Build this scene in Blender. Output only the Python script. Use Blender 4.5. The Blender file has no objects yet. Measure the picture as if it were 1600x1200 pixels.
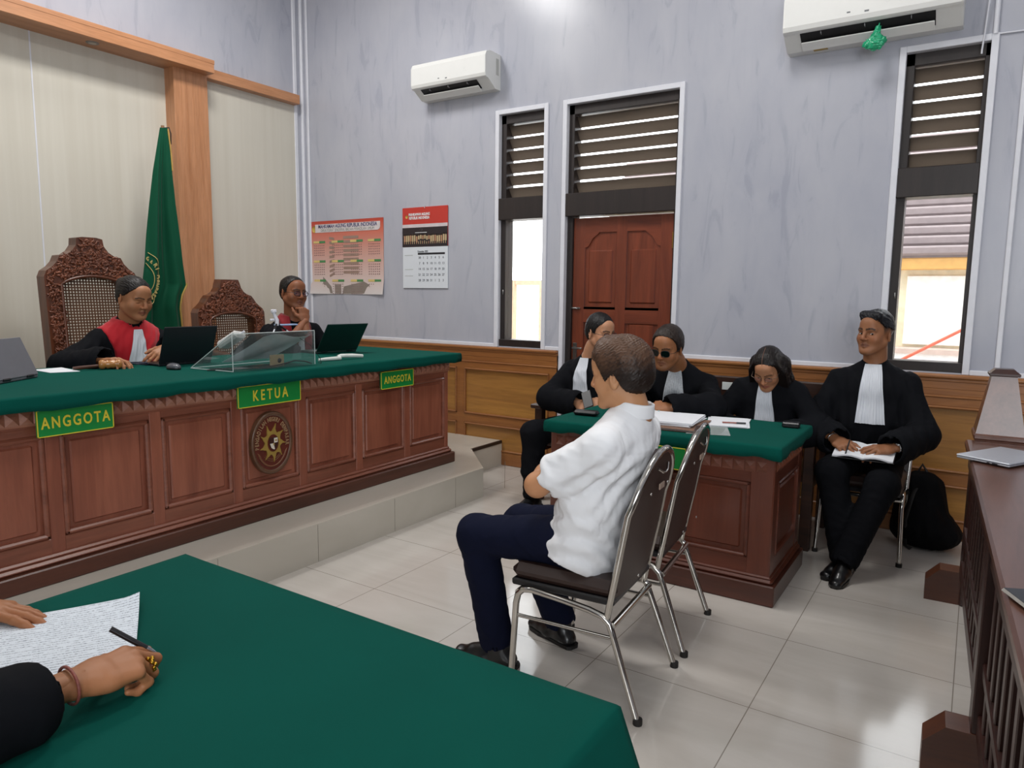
import bpy, bmesh, math, random
import numpy as np
from mathutils import Vector, Matrix
PI = math.pi
SC = bpy.context.scene
COL = SC.collection
random.seed(7)

# ------------------------------------------------------------------ camera, world, lights, exposure
cam_d = bpy.data.cameras.new('camera'); cam = bpy.data.objects.new('camera', cam_d); COL.objects.link(cam)
cam_d.sensor_width = 36.0; cam_d.lens = 1116.09/1600*36; cam_d.clip_start = 0.02
def cam_axes(yaw, pit, rol):
    f = Vector((math.sin(yaw)*math.cos(pit), math.cos(yaw)*math.cos(pit), math.sin(pit)))
    r = Vector((math.cos(yaw), -math.sin(yaw), 0)); u = r.cross(f)
    return r*math.cos(rol)+u*math.sin(rol), -r*math.sin(rol)+u*math.cos(rol), f
_r, _u, _f = cam_axes(-0.576308422, -0.124748983, 0.0117815618)
M = Matrix((_r, _u, -_f)).transposed().to_4x4(); M.translation = Vector((0, 0, 1.5))
cam.matrix_world = M
SC.camera = cam
vs = SC.view_settings
vs.view_transform = 'Standard'; vs.look = 'None'; vs.gamma = 1.0; vs.use_curve_mapping = False
vs.exposure = 0.08
SC.cycles.use_denoising = True
SC.cycles.max_bounces = 8; SC.cycles.transparent_max_bounces = 12
SC.cycles.sample_clamp_indirect = 6.0

W = bpy.data.worlds.new('world'); SC.world = W; W.use_nodes = True
bg = W.node_tree.nodes['Background']; bg.inputs[0].default_value = (0.93, 0.97, 1.0, 1); bg.inputs[1].default_value = 4.6

def area(name, loc, target, sx, sy, power, color=(1, 1, 1), spread=PI):
    d = bpy.data.lights.new(name, 'AREA'); d.shape = 'RECTANGLE'; d.size = sx; d.size_y = sy
    d.energy = power; d.color = color; d.spread = spread
    o = bpy.data.objects.new(name, d); COL.objects.link(o)
    o.location = loc
    o.rotation_euler = (Vector(target)-Vector(loc)).to_track_quat('-Z', 'Y').to_euler()
    return o
# ceiling lamps (first two cast panelling and air conditioner shadows; others are added fill)
area('ceiling_or_fill_lamp', (-4.25, 3.1, 4.78), (-4.25, 3.1, 0), 0.5, 0.9, 66, (1.0, 0.985, 0.96))
area('ceiling_or_fill_lamp', (-5.05, 1.5, 4.78), (-5.05, 1.5, 0), 0.4, 0.7, 26, (1.0, 0.985, 0.96))
area('ceiling_or_fill_lamp', (-1.2, 3.0, 4.78), (-1.2, 3.0, 0), 0.7, 1.2, 52, (1.0, 0.985, 0.96))  # this lamp and the next two are unseen, added for fill
area('ceiling_or_fill_lamp', (-2.6, -0.4, 4.78), (-2.6, -0.4, 0), 0.8, 1.4, 6, (1.0, 0.985, 0.96))
area('ceiling_or_fill_lamp', (1.8, 1.2, 4.78), (1.8, 1.2, 0), 0.8, 1.4, 22, (1.0, 0.985, 0.96))
# daylight from the open windows of the far side of the hall, behind the camera
area('daylight_window', (1.2, -3.7, 2.2), (-2.6, 3.2, .9), 5.0, 2.4, 235, (0.93, 0.97, 1.0))

# ------------------------------------------------------------------ materials
def lin(h):
    if isinstance(h, str):
        h = h.lstrip('#'); c = [int(h[i:i+2], 16)/255 for i in (0, 2, 4)]
    else:
        c = [x/255 for x in h]
    return tuple((x/12.92 if x <= .04045 else ((x+.055)/1.055)**2.4) for x in c) + (1,)
MATS = {}
class NT:
    def __init__(s, name):
        m = bpy.data.materials.new(name); m.use_nodes = True; s.m = m; s.t = m.node_tree
        s.b = s.t.nodes['Principled BSDF']; s.out = s.t.nodes['Material Output']
    def n(s, typ, **kw):
        nd = s.t.nodes.new(typ)
        for k, v in kw.items():
            if isinstance(k, str) and k.startswith('_'): setattr(nd, k[1:], v)
        return nd
    def l(s, a, b): s.t.links.new(a, b)
    def coord(s, scale=(1, 1, 1), rot=(0, 0, 0), loc=(0, 0, 0), kind='Object'):
        tc = s.n('ShaderNodeTexCoord'); mp = s.n('ShaderNodeMapping')
        mp.inputs['Scale'].default_value = scale; mp.inputs['Rotation'].default_value = rot; mp.inputs['Location'].default_value = loc
        s.l(tc.outputs[kind], mp.inputs[0]); return mp.outputs[0]
    def noise(s, vec, scale=5, detail=4, rough=.55, dist=0):
        nd = s.n('ShaderNodeTexNoise'); nd.inputs['Scale'].default_value = scale; nd.inputs['Detail'].default_value = detail
        nd.inputs['Roughness'].default_value = rough; nd.inputs['Distortion'].default_value = dist
        s.l(vec, nd.inputs['Vector']); return nd.outputs[0]
    def ramp(s, fac, stops):
        r = s.n('ShaderNodeValToRGB'); el = r.color_ramp.elements
        while len(el) < len(stops): el.new(.5)
        for e, (p, c) in zip(el, stops): e.position = p; e.color = c if len(c) == 4 else (*c, 1)
        s.l(fac, r.inputs[0]); return r.outputs[0]
    def mix(s, fac, a, b, typ='MIX'):
        x = s.n('ShaderNodeMix'); x.data_type = 'RGBA'; x.blend_type = typ
        for i, v in ((0, fac), (6, a), (7, b)):
            if hasattr(v, 'links') or hasattr(v, 'is_linked'): s.l(v, x.inputs[i])
            else: x.inputs[i].default_value = v
        return x.outputs[2]
    def bump(s, h, st=.2, dist=.01):
        b = s.n('ShaderNodeBump'); b.inputs['Strength'].default_value = st; b.inputs['Distance'].default_value = dist
        s.l(h, b.inputs['Height']); s.l(b.outputs[0], s.b.inputs['Normal'])
    def set(s, **kw):
        for k, v in kw.items():
            s.b.inputs[{'rough': 'Roughness', 'metal': 'Metallic', 'coat': 'Coat Weight', 'spec': 'Specular IOR Level', 'sheen': 'Sheen Weight', 'base': 'Base Color', 'trans': 'Transmission Weight', 'sss': 'Subsurface Weight', 'alpha': 'Alpha', 'coatr': 'Coat Roughness'}[k]].default_value = v
def plain(name, col, rough=.5, metal=0, var=.08, scale=14, spec=.5, coat=0, bump=0):
    if name in MATS: return MATS[name]
    t = NT(name); c = lin(col)
    f = t.noise(t.coord(), scale, 3)
    lo = tuple(x*(1-var) for x in c[:3]); hi = tuple(min(1, x*(1+var)) for x in c[:3])
    t.l(t.ramp(f, [(.3, lo), (.7, hi)]), t.b.inputs['Base Color'])
    t.set(rough=rough, metal=metal, spec=spec, coat=coat)
    if bump: t.bump(t.noise(t.coord(), 220, 2), bump, .002)
    MATS[name] = t.m; return t.m
def wood(name, dark, light, grain='z', rough=.35, scale=1.0, coat=.25, mid=None):
    if name in MATS: return MATS[name]
    t = NT(name); st = {'x': (.6, 7, 7), 'y': (7, .6, 7), 'z': (7, 7, .6)}[grain]
    v = t.coord(tuple(a*scale for a in st))
    a = t.noise(v, 1.6, 5, .6, 1.2)
    v2 = t.coord(tuple(a*scale*6 for a in st)); b = t.noise(v2, 2.0, 3, .6, .3)
    base = t.ramp(a, [(.28, lin(dark)), (.72, lin(light))])
    fine = t.ramp(b, [(.3, (.80, .80, .80)), (.65, (1.04, 1.04, 1.04))])
    t.l(t.mix(.75, base, fine, 'MULTIPLY'), t.b.inputs['Base Color'])
    t.set(rough=rough, coat=coat, coatr=.25); t.bump(b, .06, .004)
    MATS[name] = t.m; return t.m
def cloth(name, col, rough=.9, sheen=.15, weave=900, var=.06, big=3, folds=0):
    if name in MATS: return MATS[name]
    t = NT(name); c = lin(col); f = t.noise(t.coord(), big, 4)
    lo = tuple(x*(1-var) for x in c[:3]); hi = tuple(min(1, x*(1+var)) for x in c[:3])
    t.l(t.ramp(f, [(.3, lo), (.7, hi)]), t.b.inputs['Base Color'])
    t.set(rough=rough, sheen=sheen, spec=.10); t.b.inputs['Sheen Roughness'].default_value = .5
    t.bump(t.noise(t.coord(), weave, 2), .12, .001)
    MATS[name] = t.m; return t.m
def vcol(name, rough=.5, spec=.4, sss=0.0, bump=0, bscale=300):
    if name in MATS: return MATS[name]
    t = NT(name); a = t.n('ShaderNodeVertexColor'); a.layer_name = 'Col'
    t.l(a.outputs[0], t.b.inputs['Base Color']); t.set(rough=rough, spec=spec)
    if sss: t.set(sss=sss); t.b.inputs['Subsurface Radius'].default_value = (.012, .005, .003); t.b.inputs['Subsurface Scale'].default_value = 1.0
    if bump: t.bump(t.noise(t.coord(), bscale, 3), bump, .002)
    MATS[name] = t.m; return t.m
def emit(name, col, st):
    if name in MATS: return MATS[name]
    t = NT(name); t.set(base=(0, 0, 0, 1)); t.b.inputs['Emission Color'].default_value = lin(col); t.b.inputs['Emission Strength'].default_value = st
    MATS[name] = t.m; return t.m
def clear(name, tint=(1, 1, 1), gloss=.06, rough=.02, milk=0.0, milkcol=(1, 1, 1), const=None):
    if name in MATS: return MATS[name]
    t = NT(name); T = t.n('ShaderNodeBsdfTransparent'); T.inputs[0].default_value = (*tint, 1)
    G = t.n('ShaderNodeBsdfGlossy'); G.inputs['Roughness'].default_value = rough
    lw = t.n('ShaderNodeFresnel'); lw.inputs[0].default_value = 1.45
    mx = t.n('ShaderNodeMixShader')
    if const is None: t.l(lw.outputs[0], mx.inputs[0])
    else: mx.inputs[0].default_value = const
    t.l(T.outputs[0], mx.inputs[1]); t.l(G.outputs[0], mx.inputs[2])
    o = mx.outputs[0]
    if milk:
        D = t.n('ShaderNodeBsdfDiffuse'); D.inputs[0].default_value = (*milkcol, 1); m2 = t.n('ShaderNodeMixShader'); m2.inputs[0].default_value = milk
        t.l(o, m2.inputs[1]); t.l(D.outputs[0], m2.inputs[2]); o = m2.outputs[0]
    t.l(o, t.out.inputs[0]); MATS[name] = t.m; return t.m

# ------------------------------------------------------------------ mesh builder
def rotz(a): return Matrix.Rotation(a, 4, 'Z')
def T(x, y, z): return Matrix.Translation((x, y, z))
class MB:
    def __init__(s, X=None): s.v = []; s.f = []; s.mi = []; s.sm = []; s.X = X
    def add(s, vs, fs, m=0, smooth=False, X=None):
        o = len(s.v)
        for M_ in (X, s.X):
            if M_ is not None: vs = [M_ @ Vector(p) for p in vs]
        s.v += [tuple(p) for p in vs]
        for f in fs: s.f.append([i+o for i in f]); s.mi.append(m); s.sm.append(smooth)
        return s
    def box(s, x0, x1, y0, y1, z0, z1, m=0, bev=0, X=None):
        if x1 < x0: x0, x1 = x1, x0
        if y1 < y0: y0, y1 = y1, y0
        if z1 < z0: z0, z1 = z1, z0
        if bev <= 0:
            vs = [(x, y, z) for z in (z0, z1) for y in (y0, y1) for x in (x0, x1)]
            return s.add(vs, [(0, 2, 3, 1), (4, 5, 7, 6), (0, 1, 5, 4), (2, 6, 7, 3), (0, 4, 6, 2), (1, 3, 7, 5)], m, False, X)
        b = min(bev, (x1-x0)*.49, (y1-y0)*.49, (z1-z0)*.49)
        vs = []; idx = {}
        for i, x in enumerate((x0, x1)):
            for j, y in enumerate((y0, y1)):
                for k, z in enumerate((z0, z1)):
                    sx, sy, sz = (1, -1)[i], (1, -1)[j], (1, -1)[k]
                    idx[i, j, k] = len(vs)
                    vs += [(x, y+sy*b, z+sz*b), (x+sx*b, y, z+sz*b), (x+sx*b, y+sy*b, z)]
        fs = []
        def q(ax, side):
            o = [(0, 0), (1, 0), (1, 1), (0, 1)]; r = []
            for a, c in o:
                key = [0, 0, 0]; key[ax] = side; oth = [t for t in range(3) if t != ax]; key[oth[0]] = a; key[oth[1]] = c
                r.append(idx[tuple(key)]+ax)
            flip = (side == 1) ^ (ax == 1)
            return r if flip else r[::-1]
        for ax in range(3):
            for sd in (0, 1): fs.append(q(ax, sd))
        for ax in range(3):
            o1, o2 = [t for t in range(3) if t != ax]
            for a in (0, 1):
                for c in (0, 1):
                    k0 = [0, 0, 0]; k1 = [0, 0, 0]; k1[ax] = 1
                    for k in (k0, k1): k[o1] = a; k[o2] = c
                    A, B = idx[tuple(k0)], idx[tuple(k1)]
                    fs.append([A+o1, B+o1, B+o2, A+o2])
        for k, A in idx.items(): fs.append([A, A+1, A+2])
        return s.add(vs, fs, m, False, X)
    def tube(s, pts, r, n=10, m=0, X=None, caps=True, ry=None, up=(0, 0, 1), closed=False):
        P = [Vector(p) for p in pts]; N = len(P); rr = r if hasattr(r, '__len__') else [r]*N
        vs = []; fs = []; prev = None
        for i in range(N):
            if closed: t = P[(i+1) % N]-P[i-1]
            else: t = P[min(i+1, N-1)]-P[max(i-1, 0)]
            t.normalize()
            if prev is None:
                a = Vector(up) if abs(t.dot(Vector(up))) < .95 else Vector((1, 0, 0))
                x = t.cross(a).normalized()
            else:
                x = prev-t*prev.dot(t); x.normalize()
            prev = x; y = t.cross(x)
            ra = rr[i]; rb = ra if ry is None else ra*ry
            for k in range(n):
                an = 2*PI*k/n; vs.append(P[i]+x*ra*math.cos(an)+y*rb*math.sin(an))
        R = N if closed else N-1
        for i in range(R):
            j = (i+1) % N
            for k in range(n):
                k2 = (k+1) % n; fs.append((i*n+k, i*n+k2, j*n+k2, j*n+k))
        s.add(vs, fs, m, True, X)
        if caps and not closed:
            s.add(vs[:n], [list(range(n))[::-1]], m, False, X); s.add(vs[-n:], [list(range(n))], m, False, X)
        return s
    def lathe(s, prof, n=24, m=0, X=None, smooth=True, axis='z', c=(0, 0, 0)):
        vs = []; fs = []; K = len(prof)
        for k in range(n):
            a = 2*PI*k/n
            for r, z in prof:
                p = (r*math.cos(a), r*math.sin(a), z)
                if axis == 'x': p = (p[2], p[0], p[1])
                if axis == 'y': p = (p[1], p[2], p[0])
                vs.append((p[0]+c[0], p[1]+c[1], p[2]+c[2]))
        for k in range(n):
            k2 = (k+1) % n
            for i in range(K-1): fs.append((k*K+i, k2*K+i, k2*K+i+1, k*K+i+1))
        return s.add(vs, fs, m, smooth, X)
    def prism(s, poly, h0, h1, m=0, X=None, plane='xy', smooth=False):
        def P(a, b, h): return {'xy': (a, b, h), 'yz': (h, a, b), 'xz': (a, h, b)}[plane]
        n = len(poly); vs = [P(a, b, h0) for a, b in poly]+[P(a, b, h1) for a, b in poly]
        fs = [list(range(n))[::-1], list(range(n, 2*n))]
        s.add(vs, fs, m, False, X)
        return s.add(vs, [(i, (i+1) % n, n+(i+1) % n, n+i) for i in range(n)], m, smooth, X)
    def ell(s, c, r, m=0, X=None, nu=20, nv=12):
        vs = [(0, 0, -1)]; fs = []
        for j in range(1, nv):
            b = -PI/2+PI*j/nv
            for i in range(nu):
                a = 2*PI*i/nu; vs.append((math.cos(a)*math.cos(b), math.sin(a)*math.cos(b), math.sin(b)))
        vs.append((0, 0, 1)); L = len(vs)-1
        for i in range(nu):
            i2 = (i+1) % nu; fs.append((0, 1+i2, 1+i))
            for j in range(nv-2):
                a = 1+j*nu; fs.append((a+i, a+i2, a+nu+i2, a+nu+i))
            a = 1+(nv-2)*nu; fs.append((a+i, a+i2, L))
        vs = [(c[0]+x*r[0], c[1]+y*r[1], c[2]+z*r[2]) for x, y, z in vs]
        return s.add(vs, fs, m, True, X)
    def sheet(s, P, m=0, th=0.0, X=None, smooth=True, nrm=None):
        # P: rows of points; th > 0 gives the sheet a thickness along nrm
        R = len(P); Cn = len(P[0]); vs = [Vector(p) for row in P for p in row]
        fs = [(i*Cn+j, i*Cn+j+1, (i+1)*Cn+j+1, (i+1)*Cn+j) for i in range(R-1) for j in range(Cn-1)]
        if th <= 0: return s.add(vs, fs, m, smooth, X)
        nv = []
        for i in range(R):
            for j in range(Cn):
                a = Vector(P[min(i+1, R-1)][j])-Vector(P[max(i-1, 0)][j]); b = Vector(P[i][min(j+1, Cn-1)])-Vector(P[i][max(j-1, 0)])
                k = a.cross(b)
                if nrm is not None: k = Vector(nrm)
                if k.length > 1e-12: k.normalize()
                nv.append(k)
        n0 = R*Cn; lo = [p-k*th for p, k in zip(vs, nv)]
        rim = [i*Cn for i in range(R)]
        bd = [j for j in range(Cn)]+[i*Cn+Cn-1 for i in range(1, R)]+[(R-1)*Cn+j for j in range(Cn-2, -1, -1)]+[i*Cn for i in range(R-2, 0, -1)]
        s.add(vs+lo, [f[::-1] for f in fs]+[tuple(i+n0 for i in f) for f in fs], m, smooth, X)
        return s.add(vs+lo, [(bd[i], bd[(i+1) % len(bd)], bd[(i+1) % len(bd)]+n0, bd[i]+n0) for i in range(len(bd))], m, False, X)
    def build(s, name, mats, parent=None, col=None):
        if not isinstance(mats, (list, tuple)): mats = [mats]
        me = bpy.data.meshes.new(name); me.from_pydata(s.v, [], s.f)
        for m in mats: me.materials.append(m)
        me.polygons.foreach_set('material_index', s.mi); me.polygons.foreach_set('use_smooth', s.sm)
        me.update()
        return link(name, me, parent)
ROOTM = {}
def link(name, me, parent=None):
    o = bpy.data.objects.new(name, me); COL.objects.link(o)
    if parent is not None:
        o.parent = parent; o.matrix_parent_inverse = ROOTM.get(parent.name, Matrix()).inverted()
    return o
def local(o):            # part built in its thing's own coordinates
    o.matrix_parent_inverse = Matrix(); return o
def tag(o, label=None, cat=None, group=None, kind=None):
    if label: o['label'] = label
    if cat: o['category'] = cat
    if group: o['group'] = group
    if kind: o['kind'] = kind
    return o
def thing(name, label, cat, loc=(0, 0, 0), rz=0, group=None):
    o = bpy.data.objects.new(name, None); COL.objects.link(o); o.empty_display_size = .1
    o.location = loc; o.rotation_euler = (0, 0, rz)
    ROOTM[o.name] = T(*loc) @ rotz(rz)
    return tag(o, label, cat, group)
def struct(o): o['kind'] = 'structure'; return o
def copy_tree(root, loc, rz, label=None, group=None):
    r = root.copy(); COL.objects.link(r); r.location = loc; r.rotation_euler = (0, 0, rz)
    if label: r['label'] = label
    if group: r['group'] = group
    for ch in list(root.children):
        c = ch.copy(); COL.objects.link(c); c.parent = r; c.matrix_parent_inverse = ch.matrix_parent_inverse.copy()
        for g in list(ch.children):
            d = g.copy(); COL.objects.link(d); d.parent = c; d.matrix_parent_inverse = g.matrix_parent_inverse.copy()
    return r
def text_mesh(body, size, depth=.001, X=None, name='lettering', mat_=None, parent=None, align='CENTER', space=1.0, bold=0.0):
    c = bpy.data.curves.new('t', 'FONT'); c.body = body; c.size = size; c.extrude = depth; c.align_x = align; c.align_y = 'CENTER'; c.space_character = space
    c.offset = bold; c.resolution_u = 3
    o = bpy.data.objects.new('t', c); COL.objects.link(o)
    bpy.context.view_layer.update()
    me = bpy.data.meshes.new_from_object(o.evaluated_get(bpy.context.evaluated_depsgraph_get()))
    bpy.data.objects.remove(o); bpy.data.curves.remove(c)
    if X is not None: me.transform(X)
    me.name = name
    if mat_ is None: return me
    me.materials.clear(); me.materials.append(mat_)
    return link(name, me, parent)
def merge_mesh(mb, me, m=0, X=None):
    vs = [v.co.copy() for v in me.vertices]; fs = [list(p.vertices) for p in me.polygons]
    mb.add(vs, fs, m, False, X); bpy.data.meshes.remove(me)
def frame_x(y_axis, z_axis, o):      # matrix whose columns are X = right of text, Y = up of text, Z = out
    x = Vector(y_axis).normalized(); z = Vector(z_axis).normalized(); y = z.cross(x)
    m_ = Matrix((x, y, z)).transposed().to_4x4(); m_.translation = Vector(o); return m_
# ------------------------------------------------------------------ room shell
WY = 5.18; WX = -5.96; ZC = 4.85; XR = 4.2; YF = -4.2
def marble():
    t = NT('lavender_marble_panel')
    v = t.coord((1, 1, 1)); 
    big = t.noise(t.coord((1.6, 1.6, .9)), 1.2, 4, .55, .6)
    vein = t.noise(t.coord((4.2, 4.2, 1.0), (.0, .30, 0)), 1.8, 5, .58, 1.3)
    c0 = t.ramp(big, [(.3, lin('#adafba')), (.7, lin('#b9bac2'))])
    k = t.ramp(vein, [(.34, (.84, .85, .88)), (.42, (.97, .97, .98)), (.55, (1, 1, 1))])
    c1 = t.mix(.85, c0, k, 'MULTIPLY')
    t.l(c1, t.b.inputs['Base Color']); t.set(rough=.24, spec=.32)
    return t.m
M_marble = marble()
def tiles():
    t = NT('glazed_floor_tile')
    tc = t.n('ShaderNodeTexCoord'); mp = t.n('ShaderNodeMapping'); mp.inputs['Location'].default_value = (0.6, -3.177+.627*10, 0)
    t.l(tc.outputs['Object'], mp.inputs[0])
    br = t.n('ShaderNodeTexBrick'); br.offset = 0; br.inputs['Scale'].default_value = 1.0
    br.inputs['Brick Width'].default_value = .627; br.inputs['Row Height'].default_value = .627; br.inputs['Mortar Size'].default_value = .0022
    br.inputs['Mortar Smooth'].default_value = .3
    t.l(mp.outputs[0], br.inputs['Vector'])
    nz = t.noise(t.coord((.5, 3.0, 1)), 1.3, 5, .6, 1.0)
    base = t.ramp(nz, [(.3, lin('#bfb8b0')), (.7, lin('#cec8c1'))])
    t.l(t.mix(br.outputs['Fac'], base, lin('#8d857b')), t.b.inputs['Base Color'])
    t.set(rough=.11, spec=.5)
    return t.m
M_tile = tiles()
M_white = plain('white_painted_trim', '#dcdde4', .4, var=.03)
M_cream = None
def cream():
    t = NT('cream_wall_panel'); nz = t.noise(t.coord((9, 9, .25)), 1.3, 4, .6, .2)
    t.l(t.ramp(nz, [(.3, lin('#c8c2b4')), (.7, lin('#d0cbbe'))]), t.b.inputs['Base Color']); t.set(rough=.42)
    return t.m
M_cream = cream()
M_orangewood = wood('orange_veneer_vertical', '#b07850', '#c89068', 'z', .4, 1.0, .15)
M_orangewood_y = wood('orange_veneer_horizontal', '#b07850', '#c89068', 'y', .4, 1.0, .15)
M_wains = wood('honey_wainscot_wood', '#8f6234', '#b3803f', 'x', .38, .7, .2)
M_wainsd = wood('brown_wainscot_rail', '#85522c', '#a16a38', 'x', .38, .8, .25)
M_dark = wood('dark_stained_frame', '#1d1614', '#2c2220', 'z', .5, 1, .1)
M_door = wood('red_mahogany_door', '#612b1a', '#884229', 'z', .36, .8, .35)
M_doorx = wood('red_mahogany_door_rail', '#612b1a', '#884229', 'x', .36, .8, .35)
M_glass = clear('window_glass', const=.07)

struct(MB().box(WX-.3, XR+.3, YF-.3, WY+.3, -.2, 0).build('floor', M_tile))
struct(MB().box(WX-.3, XR+.3, YF-.3, WY+.3, ZC, ZC+.2).build('ceiling', plain('ceiling_white', '#e6e6e6', .8, var=.02)))
struct(MB().box(WX-.2, WX, YF-.2, WY+.2, 0, ZC).build('wall_left', M_marble))
struct(MB().box(XR, XR+.2, YF-.2, WY+.2, 0, ZC).build('wall_right', M_marble))
struct(MB().box(WX, XR, YF-.2, YF, 0, ZC).build('wall_front', M_marble))
# back wall with three openings
OP = [(-3.52, -3.075, 1.05, 3.0), (-2.868, -1.938, 0.0, 3.0), (-.50, -.062, 1.05, 3.0)]
wb = MB(); x = WX-.2
for a, b, z0, z1 in OP:
    wb.box(x, a, WY, WY+.2, 0, ZC)
    if z0 > 0: wb.box(a, b, WY, WY+.2, 0, z0)
    wb.box(a, b, WY, WY+.2, z1, ZC); x = b
wb.box(x, XR+.2, WY, WY+.2, 0, ZC)
struct(wb.build('wall_back', M_marble))
# white trims: round the openings, along the wainscot, at the corner and cable duct
k = 0
def trim(mb, mat_=M_white):
    global k
    k += 1; return struct(mb.build('trim_%d' % k, mat_))
TW = .036
for a, b, z0, z1 in OP:
    zb = 1.042 if z0 > 0 else 0
    t = MB(); t.box(a-TW, a+.002, WY-.016, WY+.05, zb, z1+TW, 0, .003); t.box(b-.002, b+TW, WY-.016, WY+.05, zb, z1+TW, 0, .003)
    t.box(a+.002, b-.002, WY-.016, WY+.05, z1-.002, z1+TW, 0, .003); trim(t)
for a, b in ((WX, OP[0][0]-TW), (OP[0][1]+TW, OP[1][0]-TW), (OP[1][1]+TW, OP[2][0]-TW), (OP[2][1]+TW, XR)):
    trim(MB().box(a, b, WY-.014, WY+.001, 1.040, 1.072, 0, .004))
t = MB(); t.box(WX, WX+.02, 5.06, 5.10, 0, ZC, 0, .004); t.box(WX+.0, WX+.035, WY-.035, WY, 0, ZC, 0, .008); trim(t)
t = MB(); t.box(WX+.07, WX+.1, WY-.012, WY, 1.07, ZC, 0, .004); trim(t)
t = MB(); t.box(.10, .128, WY-.018, WY, 1.07, ZC, 0, .004); trim(t)
# cream panelling on the left wall, its seam strip, beams and the pilaster
cp = MB(); 
for a, b in ((-4.2, .30), (.304, 2.648), (2.656, 5.062)): cp.box(WX, WX+.012, a, b, .22, 3.40, 0, .002)
struct(cp.build('trim_20', M_cream))
struct(MB().box(WX+.008, WX+.0135, 2.647, 2.657, .22, 3.40).build('trim_21', M_white))
mb = MB(); mb.box(WX, -5.70, -4.2, 3.995, 3.362, 3.47, 0, .003)
mb.box(-5.713, -5.698, -4.2, 3.999, 3.436, 3.472, 0, .003)
struct(mb.build('trim_22', M_orangewood_y))
struct(MB().box(WX, -5.862, 3.99, 5.065, 3.362, 3.45, 0, .003).build('trim_23', M_orangewood_y))
mb = MB(); mb.box(WX, -5.815, 3.685, 4.0, .22, 3.365, 0, .003)
for q in (3.75, 3.80, 3.86, 3.93): mb.box(-5.816, -5.8135, q, q+.006, .22, 3.362)
struct(mb.build('trim_24', M_orangewood))
dl = thing('downlight', 'small round recessed downlight under the wooden beam on the wall', 'light', (-5.81, 3.03, 3.36))
MB().lathe([(.001, -.002), (.03, -.002), (.042, -.004), (.046, -.001), (.046, .003)], 24, c=(-5.81, 3.03, 3.36)).build('rim', plain('grey_metal', '#8d8781', .4, .5), dl)
MB().lathe([(.0, -.003), (.028, -.003)], 20, c=(-5.81, 3.03, 3.359)).build('lens', plain('frost', '#b9b2aa', .3), dl)

# wainscot of the back wall
def wainscot(name, x0, x1, stiles):
    y = WY
    m = MB(); m.box(x0, x1, y-.018, y+.0, 0, 1.0, 0)
    root = struct(m.build(name, M_wains))
    r = MB()
    r.box(x0, x1, y-.030, y-.002, .95, 1.0, 0, .002)
    r.box(x0, x1, y-.036, y, .893, .909, 0, .005); r.box(x0, x1, y-.028, y-.01, .909, 1.0, 0, .002)
    r.box(x0, x1, y-.048, y, 1.012, 1.042, 0, .010); r.box(x0, x1, y-.036, y, .995, 1.016, 0, .004)
    r.box(x0, x1, y-.030, y-.01, .842, .896, 0, .002)
    r.box(x0, x1, y-.030, y-.01, .345, .425, 0, .002)
    r.box(x0, x1, y-.036, y-.01, .0, .115, 0, .006)
    ed = [x0]+stiles+[x1]
    for i, sx in enumerate(ed):
        w_ = .042; a, b = max(x0, sx-w_), min(x1, sx+w_)
        if sx == x1: a = x1-.07
        r.box(a, b, y-.0302, y-.01, .10, .9, 0, .002)
    r.build('rail_moulding', M_wainsd, root)
    g = MB()
    for i in range(len(ed)-1):
        a = ed[i]+(.042 if i else .042); b = ed[i+1]-(.042 if i < len(ed)-2 else .07)
        for z0, z1 in ((.425, .842), (.115, .345)):
            for (p, q, s_, t_) in ((a, b, z0, z0+.016), (a, b, z1-.016, z1), (a, a+.016, z0, z1), (b-.016, b, z0, z1)):
                g.box(p, q, y-.041, y-.012, s_, t_, 0, .006)
    g.build('panel_moulding', M_wainsd, root)
    return root
wainscot('baseboard_back', WX, -2.907, [-5.0, -3.905])
wainscot('baseboard_back.001', -1.90, XR, [-.83, .12, 1.2, 2.4])

# window_1, door, window_2 : dark frames, louvres, glass
def louvres(parent, a, b, z0, z1, n, tilt=.62):
    p = (z1-z0)/n
    for i in range(n):
        zc = z0+p*(i+.56)
        X = T((a+b)/2, WY+.105, zc) @ Matrix.Rotation(tilt, 4, 'X')
        MB().box(-(b-a)/2-.004, (b-a)/2+.004, -.006, .006, -p*.44, p*.43, 0, .002, X).build('louvre_slat', M_slat, parent)
def slatmat():
    t = NT('dusty_louvre_glass'); v = t.coord((1, 6, 6)); n_ = t.noise(v, 3, 4)
    t.l(t.ramp(n_, [(.3, lin('#453d38')), (.7, lin('#5a514b'))]), t.b.inputs['Base Color']); t.set(rough=.3, spec=.5)
    tr = t.n('ShaderNodeBsdfTranslucent'); tr.inputs[0].default_value = lin('#a3998f'); mx = t.n('ShaderNodeMixShader'); mx.inputs[0].default_value = .5
    t.l(t.b.outputs[0], mx.inputs[1]); t.l(tr.outputs[0], mx.inputs[2]); t.l(mx.outputs[0], t.out.inputs[0]); return t.m
M_slat = slatmat()
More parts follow.
